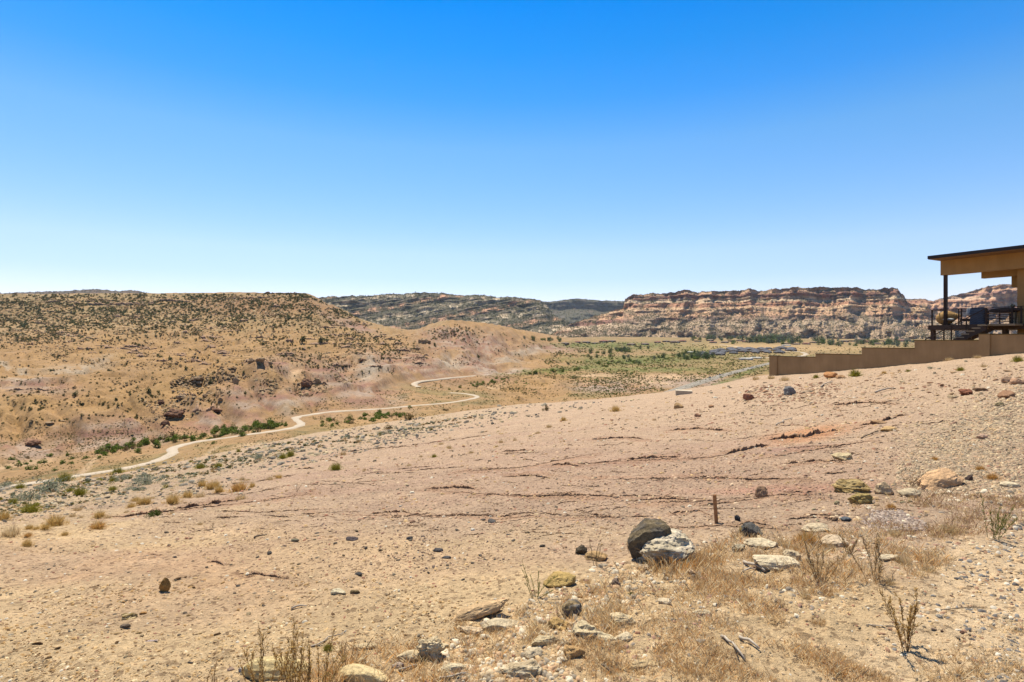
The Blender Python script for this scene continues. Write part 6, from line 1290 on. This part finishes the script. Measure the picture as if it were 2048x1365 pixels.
car(tnear(1424, 757), 2.2, C(70, 74, 92), 'dark car nearest on the asphalt road'); car(tnear(1440, 751), 2.2, C(84, 76, 104), 'dark car following on the asphalt road'); car(tnear(1484, 736.5), -2.2, C(225, 225, 230), 'white car farthest along the asphalt road', True)

# ------------------------------------------------------------------ tell repeats apart by what stands near them
bpy.context.view_layer.update()
def pix(o):
    l = o.matrix_world.translation; return CX+F*l.x/max(l.y, .1), CY-F*l.z/max(l.y, .1)
tops = [o for o in COL.objects if o.parent is None and o.get('label') and not o.get('kind')]
marks = [(o, pix(o)) for o in tops if not o.get('group')]
ORD = ['', 'second', 'third', 'fourth', 'fifth', 'sixth', 'seventh', 'eighth', 'ninth', 'tenth', 'eleventh', 'twelfth', 'thirteenth', 'fourteenth', 'fifteenth', 'sixteenth', 'seventeenth', 'eighteenth', 'nineteenth', 'twentieth', 'twenty-first', 'twenty-second', 'twenty-third', 'twenty-fourth']
cells = {}
for o in tops:
    if o.get('group'):
        x, y = pix(o); b_ = min(marks, key=lambda m: (m[1][0]-x)**2+2*(m[1][1]-y)**2); dx, dy = x-b_[1][0], y-b_[1][1]
        rel = ('right of' if dx > 0 else 'left of') if abs(dx) > abs(dy)*1.2 else ('below' if dy > 0 else 'above')
        cells.setdefault((o['label'], b_[0].name, rel), []).append((dx*dx+dy*dy, o, b_[0]['label'], rel))
for k_, v in cells.items():
    v.sort(key=lambda t_: t_[0])
    for i, (d2, o, ml, rel) in enumerate(v):
        base = ' '.join(k_[0].split()[:4 if i else 5]); mk_ = ' '.join(ml.split()[:7])
        while mk_.split()[-1] in ('the', 'a', 'of', 'on', 'in', 'and', 'with', 'at', 'by', 'before', 'behind', 'under', 'above', 'below', 'beside', 'near', 'to', 'along', 'left', 'right', 'under', 'mid', 'pale', 'dark', 'against', 'from', 'tan', 'open', 'over'): mk_ = ' '.join(mk_.split()[:-1])
        while base.split()[-1] in ('the', 'a', 'of', 'on', 'in', 'and', 'with', 'at', 'by', 'before', 'under', 'above', 'below', 'beside', 'near', 'to', 'along'): base = ' '.join(base.split()[:-1])
        if i < len(ORD): o['label'] = f"{base}, {(ORD[i]+' one ') if i else ''}{rel} the {mk_}"

# ------------------------------------------------------------------ thin desert haze
hz_ = bpy.data.materials.new('haze'); hz_.use_nodes = True; tt = hz_.node_tree; tt.nodes.remove(tt.nodes['Principled BSDF'])
pv = tt.nodes.new('ShaderNodeVolumePrincipled'); pv.inputs['Color'].default_value = (.80, .88, 1.0, 1); pv.inputs['Density'].default_value = 1.5e-5; pv.inputs['Anisotropy'].default_value = .3
tt.links.new(pv.outputs[0], tt.nodes['Material Output'].inputs['Volume'])
hb = MB(); hb.box(-16500, 16500, -16500, 16500, -90, 520); ho = hb.build('haze', hz_); ho['kind'] = 'stuff'; ho['label'] = 'thin pale haze over the valley'
